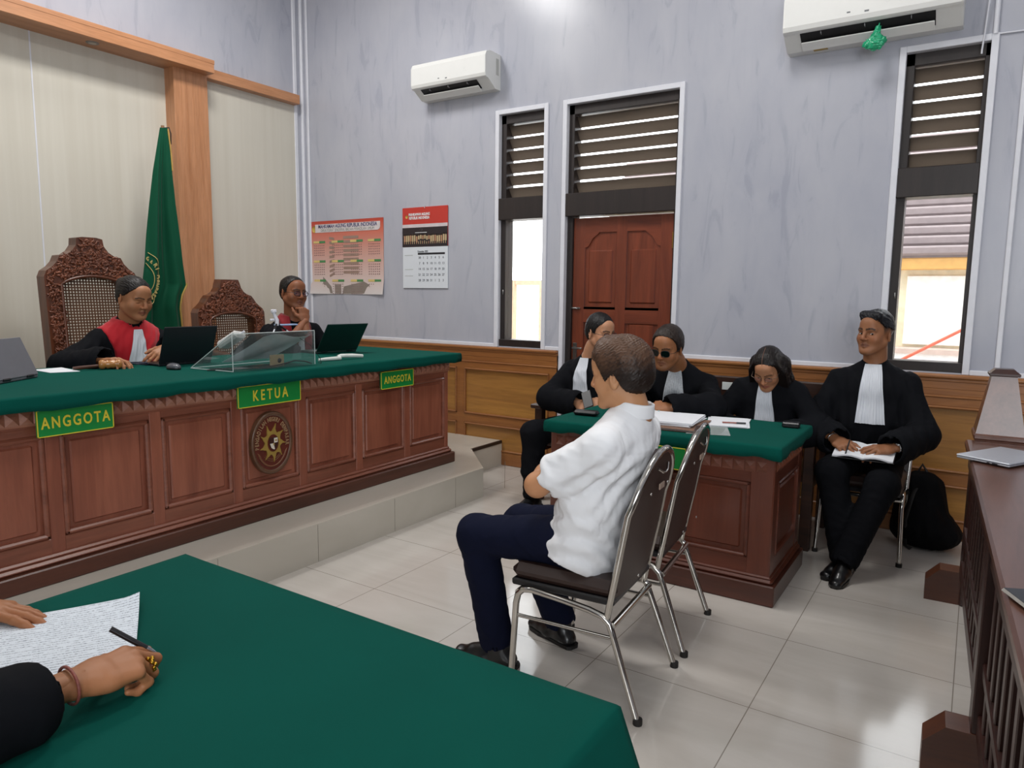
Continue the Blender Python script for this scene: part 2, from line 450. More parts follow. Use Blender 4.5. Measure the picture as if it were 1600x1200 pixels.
def frame(name, a, b, zb, z1, glass=True):
    f = MB(); w_ = .05; y0, y1 = WY+.03, WY+.15
    f.box(a, a+w_, y0, y1, zb, z1, 0, .003); f.box(b-w_*.55, b, y0, y1, zb, z1, 0, .003)
    f.box(a, b, y0, y1, z1-.075, z1, 0, .003)
    f.box(a-.012, b-.004, WY-.012, y1, 2.13, 2.31, 0, .004)
    if glass: f.box(a, b, y0-.02, y1, zb, zb+.06, 0, .003)
    root = struct(f.build(name, M_dark))
    louvres(root, a+w_, b-w_*.55, 2.31, z1-.075, 6)
    if glass:
        MB().box(a+w_, b-w_*.55, WY+.08, WY+.084, zb+.06, 2.13).build('glass_pane', M_glass, root)
        MB().lathe([(.0, -.02), (.004, -.02), (.004, .02), (.0, .02)], 8, c=(a+.035, WY+.02, 1.52)).build('latch_hook', plain('steel', '#9a9a98', .3, 1), root)
    return root
frame('window_1', OP[0][0], OP[0][1], 1.05, 3.0)
frame('window_2', OP[2][0], OP[2][1], 1.05, 3.0)
dfr = frame('door_1', OP[1][0], OP[1][1], 0, 3.0, False)
# the door leaf
da, db = OP[1][0]+.05, OP[1][1]-.03; dy = WY+.07
leaf = MB(); leaf.box(da, db, dy, dy+.035, 0.005, 2.118, 0)
leaf = leaf.build('door_leaf', M_door, dfr)
g = MB()
sw = .105; mx = (da+db)/2
g.box(da, da+sw, dy-.014, dy+.01, .005, 2.118, 0, .003); g.box(db-sw, db, dy-.014, dy+.01, .005, 2.118, 0, .003)
g.box(mx-.045, mx+.045, dy-.014, dy+.01, .005, 2.118, 0, .003)
g.build('stile', M_door, leaf)
g = MB()
for z0, z1 in ((.005, .22), (.60, .68), (1.385, 1.41), (1.28, 1.41)): g.box(da+.02, db-.02, dy-.013, dy+.01, z0, z1, 0, .003)
# arched top rail: cut-out profile over each panel
for s_ in (0, 1):
    x0 = da+sw-.002 if s_ == 0 else mx+.043; x1 = mx-.043 if s_ == 0 else db-sw+.002
    L = x1-x0; e = 0 if s_ == 0 else 1
    prof = [(0, 1.88), (.10, 1.89), (.16, 1.915), (.25, 1.955), (.40, 1.985), (.45, 2.0), (1, 2.0)]
    pts = [((x0+q*L) if e == 0 else (x1-q*L), z) for q, z in prof]
    pts = pts+[(pts[-1][0], 2.118), (pts[0][0], 2.118)]
    if e == 1: pts = pts[::-1]
    g.prism(pts, dy-.013, dy+.01, 0, plane='xz')
g.build('rail', M_doorx, leaf)
g = MB()
for x0, x1 in ((da+sw, mx-.045), (mx+.045, db-sw)):
    for z0, z1 in ((1.41, 1.86), (.68, 1.28), (.22, .60)):
        g.box(x0+.03, x1-.03, dy-.010, dy+.01, z0+.03, z1, 0, .02)
g.build('raised_panel', M_door, leaf)
MB().tube([(db-.004, dy-.018, z) for z in (1.86, 1.98)], .008, 10).build('hinge', plain('brass', '#b08a4a', .35, 1), leaf)
lt = MB(); lt.box(da-.03, da+.075, dy-.03, dy-.014, 1.388, 1.402, 0, .003); lt.tube([(da+.02, dy-.034, 1.395), (da+.05, dy-.034, 1.395)], .007, 8)
lt.build('door_bolt', plain('steel', '#9a9a98', .3, 1), leaf)
h = MB(); h.box(da+.015, da+.05, dy-.022, dy-.012, .93, 1.11, 0, .003); h.tube([(da+.032, dy-.02, 1.07), (da+.032, dy-.06, 1.07), (da+.12, dy-.06, 1.068)], .008, 8)
h.build('door_handle', plain('steel', '#9a9a98', .3, 1), leaf)

# dais under the judges' bench: tiled step with a bevelled corner
def dais():
    t = NT('dais_tile'); nz = t.noise(t.coord((1.2, .5, 1.2)), 1.6, 4, .6, .6)
    t.l(t.ramp(nz, [(.3, lin('#c2bcb0')), (.7, lin('#cfc9be'))]), t.b.inputs['Base Color']); t.set(rough=.2); return t.m
M_dais = dais()
poly = [(WX, -4.2), (-2.995, -4.2), (-2.995, 4.23), (-3.447, 4.70), (-3.447, WY-.03), (WX, WY-.03)]
pf = MB(); pf.prism(poly, 0, .216, 0)
for q in np.arange(-4.0, 4.2, .627): pf.box(-2.9965, -2.9935, q+.37, q+.3715, .002, .214, 1)
pf = struct(pf.build('floor_dais', [M_dais, plain('grout', '#857c70', .8)]))
MB().prism([(a, b) for a, b in poly][:], .216, .221, 0).build('edge_tile', M_dais, pf)
MB().box(-3.462, -3.440, 4.70, WY-.034, .196, .2225, 0, .003).build('edge_strip', plain('dark_brown_edge', '#2c2019', .5), pf)

# outside, seen through the windows: yard and a house with a shingled roof
struct(MB().box(-14, 8, WY+.25, 14, -.3, -.05).build('ground_outside', plain('pale_concrete', '#cfc9bd', .8)))
hs = thing('neighbour_house', 'sunlit house outside the right window with grey shingled roof and ochre beam', 'building', (-1, 8.6, 0))
MB().box(-4.2, 6, 8.6, 8.9, -.1, 1.9).build('house_wall', plain('cream_plaster', '#e8dfc0', .8), hs)
MB().box(-4.2, 6, 8.45, 8.62, 1.80, 1.92, 0, .01).build('eaves_beam', plain('ochre_paint', '#d9a75c', .6), hs)
rf = MB()
for i in range(13):
    z = 1.92+i*.105; rf.box(-4.2, 6, 8.40+i*.07, 8.52+i*.07, z+.022, z+.118, 0, .02); rf.box(-4.2, 6, 8.46+i*.07, 8.52+i*.07, z, z+.03)
rf.build('shingle_roof', plain('pinkish_grey_shingle', '#8f8280', .8), hs)
wf = MB(); wf.box(-.66, -.12, 8.56, 8.6, 1.03, 1.74, 0, .004)
wf.build('house_window', plain('white_shutter', '#f4f1e8', .6), hs)
MB().box(-4.2, 6, 8.3, 8.6, -.1, .95, 0).build('plinth', plain('whitewash', '#f1eeea', .8), hs)
MB().box(-4.2, 6, 8.28, 8.6, .95, 1.0, 0).build('plinth_cap', plain('ledge', '#c9b3a6', .8), hs)
tag(MB().tube([(-1.6, 7.6, .28), (1.0, 7.6, 1.95)], .015, 10).build('stay_rod', plain('orange_red_paint', '#d9694c', .5)), 'slanting orange red rod outside the right window', 'rod')
vr = thing('veranda_railing', 'pale wooden veranda railing outside the narrow left window', 'railing', (-5.2, 7.8, 0))
v = MB(); v.box(-8, -3.9, 7.78, 7.84, 1.62, 1.68, 0, .005); v.box(-8, -3.9, 7.78, 7.84, .35, .41, 0, .005)
v.build('rail', plain('pale_wood', '#d8b99a', .6), vr)
for q in np.arange(-7.6, -3.9, .42): MB().box(q, q+.05, 7.77, 7.83, -.05, 1.68).build('post', plain('pale_wood', '#d8b99a', .6), vr)
MB().box(-5.38, -5.28, 7.6, 7.7, -.05, 3.2).build('veranda_post', plain('pale_wood', '#d8b99a', .6), vr)
# ------------------------------------------------------------------ furniture
M_bench = wood('mahogany_panel', '#824735', '#a8664e', 'z', .34, .5, .3)
M_benchy = wood('mahogany_rail', '#74402e', '#965a45', 'y', .34, .8, .35)
M_benchx = wood('mahogany_rail_x', '#74402e', '#965a45', 'x', .34, .8, .35)
M_kick = wood('dark_mahogany_plinth', '#48271b', '#643829', 'y', .4, .8, .25)
M_kickx = wood('dark_mahogany_plinth_x', '#48271b', '#643829', 'x', .4, .8, .25)
M_carve = wood('carved_mahogany', '#8a5440', '#b07860', 'y', .38, 1.2, .3)
M_green = cloth('green_felt', '#034c42', .9, 0, 700)
M_signg = plain('sign_green', '#0b8a3b', .45, var=.04)
M_yel = plain('sign_yellow', '#e5cf3c', .5, var=.03)
M_gold = plain('gold_paint', '#a98d45', .45, .3, var=.12)
M_chrome = plain('chrome', '#c9c6c0', .14, 1, var=.05)
M_vinyl = plain('dark_brown_vinyl', '#33231e', .42, var=.08, scale=30, bump=.05)
M_rubber = plain('black_rubber', '#1a1817', .6)
M_black = plain('black_plastic', '#141417', .35, var=.05)
M_grey = plain('grey_plastic', '#67676d', .42, var=.04)
M_silver = plain('silver_metal', '#a9abb2', .35, .6, var=.03)
M_paper = plain('white_paper', '#e8eaef', .75, var=.02)

# ---- judges' bench
bx = -3.36; y0, y1 = .99, 4.262
jb = thing('judges_bench', 'long mahogany panelled judges bench with carved frieze standing on the tiled dais', 'bench', (-3.8, 2.62, .221))
b = MB(); b.box(-4.30, bx-.012, y0+.01, y1-.01, .221, .992); b.build('carcass', M_bench, jb)
ST = [1.005, 1.475, 1.945, 2.40, 2.858, 3.325, 3.795, 4.252]
r = MB()
for s_ in ST:
    w_ = .03; r = MB(); r.box(bx-.02, bx+.0085, max(y0, s_-w_), min(y1, s_+w_), .33, .93, 0, .003); r.build('stile', M_bench, jb)
r = MB(); r.box(bx-.02, bx+.006, y0, y1, .33, .405, 0, .003); r.box(bx-.02, bx+.006, y0, y1, .872, .93, 0, .003)
r.box(bx-.02, bx+.012, y0, y1, .905, .922, 0, .005); r.build('rail', M_benchy, jb)
for i in range(7):
    a, c = ST[i]+.03, ST[i+1]-.03
    p = MB(); p.box(bx-.016, bx-.002, a+.045, c-.045, .445, .832, 0, .012); pn = p.build('panel', M_bench, jb)
    g = MB()
    for (ya, yb, za, zb) in ((a, c, .405, .428), (a, c, .849, .872), (a, a+.023, .405, .872), (c-.023, c, .405, .872)): g.box(bx-.02, bx+.013, ya, yb, za, zb, 0, .008)
    g.build('panel_moulding', M_benchy, pn)
k_ = MB(); k_.box(-4.32, bx+.07, y0-.05, y1+.012, .221, .300, 0, .006); k_.build('plinth', M_kick, jb)
k_ = MB(); k_.box(-4.31, bx+.045, y0-.03, y1+.006, .298, .322, 0, .01); k_.box(-4.31, bx+.025, y0-.03, y1+.003, .318, .338, 0, .008); k_.build('plinth_moulding', M_benchy, jb)
fz = MB(); fz.box(bx-.03, bx+.02, y0, y1, .918, .995, 0, .003)
yy = y0+.035
while yy < y1-.03:
    c = yy+.026; h = .015
    fz.add([(bx+.021, yy, .928), (bx+.021, yy+.052, .928), (bx+.021, yy+.052, .984), (bx+.021, yy, .984), (bx+.021+h, c, .956)], [(0, 1, 4), (1, 2, 4), (2, 3, 4), (3, 0, 4)], 0)
    yy += .054
fz.build('frieze_pattern', M_carve, jb)
e = MB(); e.box(-4.25, bx-.05, y1-.014, y1-.004, .36, .93, 0, .004); e.box(-4.1, bx-.16, y1-.006, y1+.004, .44, .84, 0, .012); e.box(bx-.05, bx+.012, y1-.02, y1+.004, .925, .99, 0, .003)
e.build('end_panel', M_benchx, jb)
# green cloth stretched over the bench top
def slab_cloth(name, x0, x1, ya, yb, zt, drop, label, group=None, wav=.004, rnd=.012, nx=40, thick=.055):
    m = MB(); n = 64
    prof = [(0.0, 0.0)]
    rows = []
    # perimeter rings: from the centre outward to the rounded edge and down
    def ring(ins, z, wv):
        P = []; N = 160
        L = [(x0+ins, ya+ins), (x1-ins, ya+ins), (x1-ins, yb-ins), (x0+ins, yb-ins)]
        seg = [((L[i][0], L[i][1]), (L[(i+1) % 4][0], L[(i+1) % 4][1])) for i in range(4)]
        for (a, c) in seg:
            for t in range(N//4):
                u = t/(N//4); px, py = a[0]+(c[0]-a[0])*u, a[1]+(c[1]-a[1])*u
                s_ = px*9.3+py*7.7
                P.append((px, py, z+wv*math.sin(s_*2.1)+wv*.6*math.sin(s_*4.7+1)))
        return P
    R = [ring(.03, zt, 0), ring(.008, zt-.0015, .0006), ring(.0025, zt-.006, .001), ring(0, zt-.013, .001), ring(-.002, zt-drop*.6, wav*.6), ring(.0, zt-drop, wav), ring(.012, zt-drop+.001, wav), ring(.014, zt-.02, 0)]
    N = len(R[0]); vs = [p for r_ in R for p in r_]; fs = []
    for i in range(len(R)-1):
        for j in range(N): fs.append((i*N+j, i*N+(j+1) % N, (i+1)*N+(j+1) % N, (i+1)*N+j))
    m.add(vs, [f[::-1] for f in fs], 0, True)
    m.add(R[0], [list(range(N))], 0, False)
    m.add(R[-1], [list(range(N))[::-1]], 0, False)
    return tag(m.build(name, M_green), label, 'tablecloth', group)
slab_cloth('green_tablecloth', -4.37, -3.232, .93, 4.275, 1.062, .066, 'green cloth stretched over the top of the long judges bench')

# ---- name signs
def sign(text, x, ya, yb, za, zb, label, sp=1.25, tilt=0.0, size=.078):
    o = thing('name_sign', label, 'sign', (x, (ya+yb)/2, za), 0, 'green name signs on the judges bench')
    m = MB(); m.box(x-.012, x, ya, yb, za, zb, 0, .002); bd = m.build('board', M_signg, o)
    m = MB(); e_ = .004
    for (a, c, p, q) in ((ya, yb, za, za+e_), (ya, yb, zb-e_, zb), (ya, ya+e_, za, zb), (yb-e_, yb, za, zb)): m.box(x-.001, x+.0012, a, c, p, q)
    m.build('border', M_yel, o)
    X = frame_x((0, 1, 0), (1, 0, 0), (x+.0008, (ya+yb)/2, (za+zb)/2-.002)) @ Matrix.Diagonal((.78, 1.12, 1, 1))
    text_mesh(text, size, .001, X, 'lettering', M_yel, o, space=sp, bold=.0012)
    m = MB(); m.box(bx+.02, x-.011, ya+.03, ya+.05, za+.02, zb-.02, 0); m.box(bx+.02, x-.011, yb-.05, yb-.03, za+.02, zb-.02, 0); m.build('bracket', M_black, o)
    return o
sign('ANGGOTA', -3.295, 1.395, 1.715, .872, .99, 'green sign reading ANGGOTA at the end of the bench near the grey laptop', 1.3, size=.062)
sign('KETUA', -3.295, 2.375, 2.80, .872, .99, 'green sign reading KETUA above the oval court emblem', 1.5, size=.074)
sign('ANGGOTA', -3.295, 3.475, 3.80, .860, .978, 'green sign reading ANGGOTA at the bench end near the calendar wall', 1.22, size=.060)

# ---- oval court emblem
em = thing('court_emblem', 'oval carved wooden court emblem with gold sunburst on the judges bench', 'emblem', (bx, 2.618, .642))
ec = (bx, 2.618, .642); ea, eb = .142, .182
M_bronze = wood('aged_oval_rim', '#4a3020', '#6e4c34', 'y', .4, 2, .3)
M_field = plain('emblem_red_brown', '#5b2419', .4, var=.1)
def oval(rx, rz, n=72): return [(ec[1]+rx*math.cos(2*PI*i/n), ec[2]+rz*math.sin(2*PI*i/n)) for i in range(n)]
m = MB(); n = 72; vs = []; fs = []; pr = [(1.0, 0), (1.0, .022), (.975, .03), (.90, .03), (.86, .024)]
for kx, dx in pr:
    for (py, pz) in oval(ea*kx, eb*kx): vs.append((bx+.005+dx, py, pz))
for i in range(len(pr)-1):
    for j in range(n): fs.append((i*n+j, i*n+(j+1) % n, (i+1)*n+(j+1) % n, (i+1)*n+j))
m.add(vs, fs, 0, True); m.build('rim', M_bronze, em)
m = MB(); m.prism(oval(ea*.88, eb*.88), bx+.005, bx+.0275, plane='yz'); m.build('field', M_field, em)
# lettering round the rim
word = 'PENGADILAN NEGERI DENPASAR'; lm = MB()
for i, ch in enumerate(word):
    if ch == ' ': continue
    a = math.radians(188-196*i/(len(word)-1)); rx, rz = ea*.73, eb*.75
    o_ = (bx+.0278, ec[1]+rx*math.cos(a), ec[2]+rz*math.sin(a))
    tx = Vector((0, math.sin(a)*rx, -math.cos(a)*rz))
    me = text_mesh(ch, .034, .003, frame_x(tx, (1, 0, 0), o_) @ Matrix.Diagonal((.7, 1, 1, 1)), bold=.0008)
    merge_mesh(lm, me)
lm.build('lettering', plain('emblem_letter', '#9a7c5c', .45, .1), em)
g = MB()
for i in range(23):        # leaf garland along the lower rim
    a = math.radians(205+130*i/22); rx, rz = ea*.72, eb*.74
    c = (bx+.029, ec[1]+rx*math.cos(a), ec[2]+rz*math.sin(a))
    d = Vector((0, -math.sin(a)*.012+.004, math.cos(a)*.012)); g.tube([Vector(c)-d, c, Vector(c)+d], [.0015, .005, .0015], 6)
for q in (.50, .56):
    g.tube([(bx+.029, ec[1]+ea*q*math.cos(math.radians(t)), ec[2]+eb*(q+.02)*math.sin(math.radians(t))) for t in range(225, 316, 9)], .0022, 6)
g.build('garland', plain('carved_brown', '#7b5038', .4), em)
s_ = MB(); pts = []
for i in range(9):
    a0 = -2*PI*i/9+.2
    for (da_, rr) in ((0, .60), (.10, .70), (.20, .78), (.30, .98), (.33, .72), (.45, .62), (.58, .58)):
        pts.append((ec[1]+.092*rr*math.cos(a0-da_), ec[2]+.116*rr*math.sin(a0-da_)))
s_.prism(pts[::-1], bx+.027, bx+.034, plane='yz'); s_.build('sunburst', M_gold, em)
m = MB(); m.prism([(ec[1]+.037*math.cos(2*PI*i/32), ec[2]+.05*math.sin(2*PI*i/32)) for i in range(32)], bx+.03, bx+.037, plane='yz'); disc = m.build('disc', M_field, em)
def shp(y_, z_): return (ec[1]+y_, ec[2]+z_)
sh = [(-.028, .032), (.028, .032), (.029, -.004), (.019, -.028), (0, -.042), (-.019, -.028), (-.029, -.004)]
m = MB(); m.prism([shp(*p) for p in sh][::-1], bx+.036, bx+.041, plane='yz'); shd = m.build('shield', plain('emblem_dark', '#3a201a', .4), em)
m = MB(); m.prism([shp(*p) for p in ((.002, .002), (.026, .002), (.026, .029), (.002, .029))], bx+.0405, bx+.0425, plane='yz')
m.prism([shp(*p) for p in ((-.026, -.001), (-.002, -.001), (.006, -.036), (-.002, -.036), (-.017, -.026))][::-1], bx+.0405, bx+.0425, plane='yz'); m.build('shield_quarter', plain('ivory', '#d8d0c0', .5), shd)
m = MB(); m.lathe([(0, .002), (.006, .002), (.006, 0)], 6, axis='x', c=(bx+.0425, ec[1]+.014, ec[2]+.015)); m.prism([shp(*p) for p in ((-.004, -.012), (.004, -.012), (.004, .0), (-.004, .0))], bx+.0405, bx+.0435, plane='yz'); m.build('shield_device', M_gold, shd)

# ---- judges' high-backed chairs (local: faces +X, origin on the dais)
M_jch = wood('carved_chair_wood', '#42200f', '#6d3a20', 'z', .36, 1.2, .35)
def carvemat():
    t = NT('deep_relief_carving'); v = t.coord((1, 1, 1))
    vo = t.n('ShaderNodeTexVoronoi'); vo.inputs['Scale'].default_value = 38; t.l(v, vo.inputs[0])
    nz = t.noise(v, 60, 3, .6, 2.0)
    mm = t.n('ShaderNodeMath'); mm.operation = 'ADD'; t.l(vo.outputs['Distance'], mm.inputs[0]); t.l(nz, mm.inputs[1])
    t.l(t.ramp(t.noise(v, 9, 3), [(.3, lin('#5c2e1a')), (.7, lin('#8a4c2e'))]), t.b.inputs['Base Color'])
    t.set(rough=.36, coat=.3); t.bump(mm.outputs[0], .6, .02); return t.m
M_carved = carvemat()
M_cane = plain('rattan_cane', '#5d3a22', .5, var=.15, scale=60)
def judge_chair(H, label, loc, rz):
    # H: height of the top of the crest above the dais
    o = thing('carved_armchair', label, 'chair', loc, rz, 'carved judges chairs')
    X = ROOTM[o.name]
    hw = .31; sh_ = H-.245
    half = [(.085, H), (.092, H-.055), (.12, H-.095), (.165, H-.125), (.205, H-.128), (.215, H-.16), (.25, H-.2), (.285, H-.222), (hw, sh_), (hw, .42)]
    outer = [(-a, b) for a, b in half[::-1]]+[(a, b) for a, b in half]
    ihw = .205
    def arch(n=14): return [(-ihw+2*ihw*i/n, sh_-.075+.055*(1-(2*i/n-1)**2)**.8) for i in range(n+1)]
    inner = [(-ihw, .52)]+arch()+[(ihw, .52)]
    # frame = outer minus inner, as strips on both faces
    xf, xb = -.21, -.30
    lean = lambda z: -(z-.45)*.07
    def ringmesh(xa, xb_):
        m = MB(X)
        N = 60
        def resample(P, closed=False):
            P = [Vector((a, b, 0)) for a, b in P]; L = [0]
            for i in range(1, len(P)): L.append(L[-1]+(P[i]-P[i-1]).length)
            out = []
            for q in range(N+1):
                t = L[-1]*q/N; i = 1
                while i < len(P)-1 and L[i] < t: i += 1
                u = (t-L[i-1])/max(1e-9, L[i]-L[i-1]); p = P[i-1].lerp(P[i], u); out.append((p.x, p.y))
            return out
        O_, I_ = resample([(-hw, .42)]+outer[1:]), resample([(-ihw, .46)]+inner[1:-1]+[(ihw, .46)])
        vs = []
        for xx, P in ((xa, O_), (xa, I_), (xb_, I_), (xb_, O_)):
            for a, b in P: vs.append((xx+lean(b), a, b))
        K = N+1; fs = []
        for i in range(N):
            for s_ in range(4):
                A = s_*K; B = ((s_+1) % 4)*K; fs.append((A+i, B+i, B+i+1, A+i+1))
        m.add(vs, fs, 0); return m
    fr = ringmesh(xf, xb).build('back_frame', M_jch, o)
    # carved relief on the front of the crest and stiles
    rel = MB(X); rnd = random.Random(3)
    def inside(a, z):
        # outer limit at height z
        lim = hw
        for (a0, z0), (a1, z1) in zip(half[:-1], half[1:]):
            if z1 <= z <= z0: lim = a0+(a1-a0)*(z0-z)/max(1e-6, z0-z1)
        top = sh_-.075+.055*max(0, 1-(a/ihw)**2)**.8 if abs(a) < ihw else 0
        return abs(a) < lim-.022 and z > top+.022 and z < H-.02
    for _ in range(1700):
        a = rnd.uniform(-hw, hw); z = rnd.uniform(.55, H)
        if not inside(a, z): continue
        for sgn in (1, -1):
            t = rnd.uniform(0, PI); L = rnd.uniform(.010, .022); x_ = xf+lean(z)+.001
            d = Vector((0, math.cos(t)*sgn, math.sin(t)))*L; n_ = Vector((.006, 0, 0))
            c = Vector((x_, a*sgn, z)); rel.tube([c-d, c+n_, c+d], [.003, rnd.uniform(.005, .010), .003], 5, caps=False)
    rel.build('relief_pattern', M_carved, fr)
    bd = MB(X)
    bd.tube([(xf+lean(z)+.004, a, z) for a, z in [(-ihw-.006, .5)]+[(a*1.03, z+.006) for a, z in arch()]+[(ihw+.006, .5)]], .011, 8); bd.build('bead', M_jch, fr)
    # woven cane: crossing strips
    xc = (xf+xb)/2; st = .0195; hw_ = .0046
    top = lambda a: sh_-.075+.055*max(0, 1-(a/ihw)**2)**.8
    cn = MB(X); q = -ihw+.004
    while q <= ihw:
        z0, z1 = .48, top(q); cn.box(xc-.001, xc+.001, q-hw_, q+hw_, z0, z0+.001)
        cn.add([(xc+d+lean(z), q+e_*hw_, z) for d in (.001, -.001) for e_, z in ((-1, z0), (1, z0), (1, z1), (-1, z1))], [(0, 1, 2, 3), (7, 6, 5, 4), (0, 4, 5, 1), (2, 6, 7, 3), (1, 5, 6, 2), (3, 7, 4, 0)], 0); q += st
    z = .49
    while z < sh_:
        aw = ihw if z < sh_-.075 else ihw*math.sqrt(max(0, 1-((z-sh_+.075)/.055)**1.25))
        if aw > .01: cn.box(xc+.001+lean(z), xc+.003+lean(z), -aw, aw, z-hw_, z+hw_)
        z += st
    cn.build('cane_panel', M_cane, o)
    s_ = MB(X); s_.box(-.25, .27, -.29, .29, .40, .44, 0, .008); s_.box(-.23, .26, -.27, .27, .44, .465, 1, .012); s_.build('seat', [M_jch, M_cane], o)
    for sg in (1, -1):
        a = MB(X); a.tube([(-.235, sg*.30, .80), (-.05, sg*.315, .815), (.12, sg*.33, .80), (.24, sg*.335, .775), (.27, sg*.335, .755)], [.022, .026, .028, .03, .018], 10, ry=.75, up=(0, 1, 0)); a.build('armrest', M_jch, o)
        a = MB(X); a.tube([(.22, sg*.315, .42), (.20, sg*.32, .6), (.21, sg*.33, .79)], [.022, .018, .022], 8); a.build('arm_post', M_jch, o)
        for xx in (-.25, .24):
            l = MB(X); l.tube([(xx, sg*.27, .41), (xx+(.02 if xx > 0 else -.03), sg*.27, .2), (xx+(.015 if xx > 0 else -.06), sg*.275, 0)], [.03, .024, .022], 8); l.build('leg', M_jch, o)
    return o
judge_chair(1.625, 'tallest carved cane-backed chair behind the person with the bright red stole', (-4.74, 2.54, .221), .04)
judge_chair(1.37, 'lower dark carved chair by the flag pilaster beside the person with the dark red stole', (-4.74, 3.59, .221), .03)
judge_chair(1.385, 'carved chair at the near end of the dais behind the grey laptop', (-4.85, 1.40, .221), 0)

# ---- banquet chairs (local: faces +X)
def banquet_chair(label, loc, rz, group=None):
    o = thing('banquet_chair', label, 'chair', loc, rz, group); X = ROOTM[o.name]
    R_ = .0125
    for sg in (1, -1):
        w1, w2 = sg*.212, sg*.20
        m = MB(X); m.tube([(.215, sg*.222, .0), (.20, w1, .33), (.192, w1, .368), (.17, w1, .392), (.13, w1, .398), (0, w1, .385), (-.10, w1, .372), (-.15, w1, .36), (-.178, w1, .335), (-.195, w1, .29), (-.30, sg*.228, .0)], R_, 10); sd = m.build('side_frame', M_chrome, o)
        m = MB(X); m.tube([(.202, w1, .285), (-.196, w1, .285)], .0075, 8); m.build('stretcher', M_chrome, sd)
        for fx in (.215, -.30):
            m = MB(X); m.tube([(fx, sg*(.222 if fx > 0 else .228), -.0), (fx, sg*(.222 if fx > 0 else .228), .022)], .017, 10); m.build('rubber_foot', M_rubber, sd)
    # back hoop
    def hoop(n=16):
        P = [(-.165, .205, .345), (-.178, .207, .42), (-.215, .215, .62), (-.235, .212, .74)]
        for i in range(1, n):
            t = PI*i/n; P.append((-.235-.055*math.sin(t)**.8, .212*math.cos(t), .74+.205*math.sin(t)))
        return P+[(-.235, -.212, .74), (-.215, -.215, .62), (-.178, -.207, .42), (-.165, -.205, .345)]
    m = MB(X); m.tube(hoop(), .0145, 10, ry=.85); m.build('back_hoop', M_chrome, o)
    H = hoop(); rows = []
    for i in range(0, len(H)//2+1):
        a = Vector(H[i]); b_ = Vector(H[len(H)-1-i])
        if a.z < .40: continue
        row = []
        for j in range(9):
            u = j/8; p = a.lerp(b_, u); p.x -= .012*math.sin(PI*u)*min(1, (.945-p.z)*6); row.append(p)
        rows.append(row)
    m = MB(X); m.sheet([[p+Vector((-.006, 0, 0)) for p in r_] for r_ in rows], 0, .012, nrm=(-1, 0, -.2)); bk = m.build('backrest', M_vinyl, o)
    m = MB(X)
    fr = [[p+Vector((.012+.02*math.sin(PI*j/8)**.5, 0, 0)) for j, p in enumerate(r_)] for r_ in rows]
    m.sheet(fr, 0, .012, nrm=(1, 0, .1)); m.build('back_cushion', M_vinyl, bk)
    m = MB(X)
    for z, q in ((.80, .10), (.80, -.10), (.50, .12), (.50, -.12)): m.lathe([(0, -.004), (.005, -.003), (.006, 0)], 8, axis='x', c=(-.235-(z-.5)*.10-.014, q, z))
    m.build('rivet', M_chrome, bk)
    m = MB(X); m.box(-.2895, -.2845, -.028, .028, .80, .822, 0, .001, ); m.build('maker_label', plain('label_tan', '#a58f80', .5), bk)
    m = MB(X); m.tube([(-.29, -.06, .885), (-.298, -.03, .868), (-.30, .0, .862), (-.298, .03, .868), (-.29, .06, .885)], .0045, 8); m.build('hand_grip', M_chrome, bk)
    m = MB(X); m.box(-.19, .225, -.205, .205, .398, .425, 1, .006); m.box(-.195, .23, -.208, .208, .420, .485, 0, .026); m.build('seat', [M_vinyl, M_black], o)
    for bx_, bz_ in ((-.188, .33), (.194, .375)): m = MB(X); m.tube([(bx_, -.21, bz_), (bx_, .21, bz_)], .0125, 10); m.build('cross_bar', M_chrome, o)
    return o
CH1 = banquet_chair('chrome framed brown vinyl chair the person in the white shirt sits on', (-1.215, 2.425, 0), PI+.076, 'chrome banquet chairs')
copy_tree(CH1, (-1.25, 2.975, 0), PI+.10, 'empty chrome framed brown vinyl chair next to the seated person in white')
copy_tree(CH1, (-.494, 4.655, 0), -PI/2, 'chrome legged chair under the robed person by the right window')
copy_tree(CH1, (-1.5, -.02, 0), PI/2, 'chrome chair of the writing person at the green foreground table')

# ---- lawyers' table
M_law = wood('deep_mahogany', '#502618', '#703a29', 'z', .3, .6, .4); M_lawx = wood('shaded_mahogany_x', '#4c2417', '#6a3626', 'x', .3, .6, .4); M_lawy = wood('shaded_mahogany_y', '#4c2417', '#6a3626', 'y', .3, .6, .4)  # darker than the bench mahogany: weak light on the front put into the colour
M_lawk = wood('shaded_plinth', '#3a1d14', '#54291c', 'x', .32, .8, .35); M_lawc = wood('shaded_carving', '#5a2d1d', '#7c4430', 'x', .3, 1, .4)  # plinth and carving carry the same shade in their colour
lt = thing('counsel_table', 'panelled mahogany table of the lawyers standing beside the chrome chairs', 'table', (-1.37, 3.83, 0))
x0, x1, ya, yb = -2.00, -.765, 3.50, 4.135
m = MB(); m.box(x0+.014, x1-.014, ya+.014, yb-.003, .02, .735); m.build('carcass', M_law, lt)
r = MB()
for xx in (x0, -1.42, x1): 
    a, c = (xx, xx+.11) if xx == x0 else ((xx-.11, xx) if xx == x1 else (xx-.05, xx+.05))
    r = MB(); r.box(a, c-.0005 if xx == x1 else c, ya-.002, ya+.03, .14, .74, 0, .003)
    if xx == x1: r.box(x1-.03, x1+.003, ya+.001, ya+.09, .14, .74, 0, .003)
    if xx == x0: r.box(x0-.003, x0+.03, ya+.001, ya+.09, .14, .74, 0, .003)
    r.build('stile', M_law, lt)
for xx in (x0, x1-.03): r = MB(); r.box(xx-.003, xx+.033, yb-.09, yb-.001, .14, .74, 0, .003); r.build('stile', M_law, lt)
r = MB()
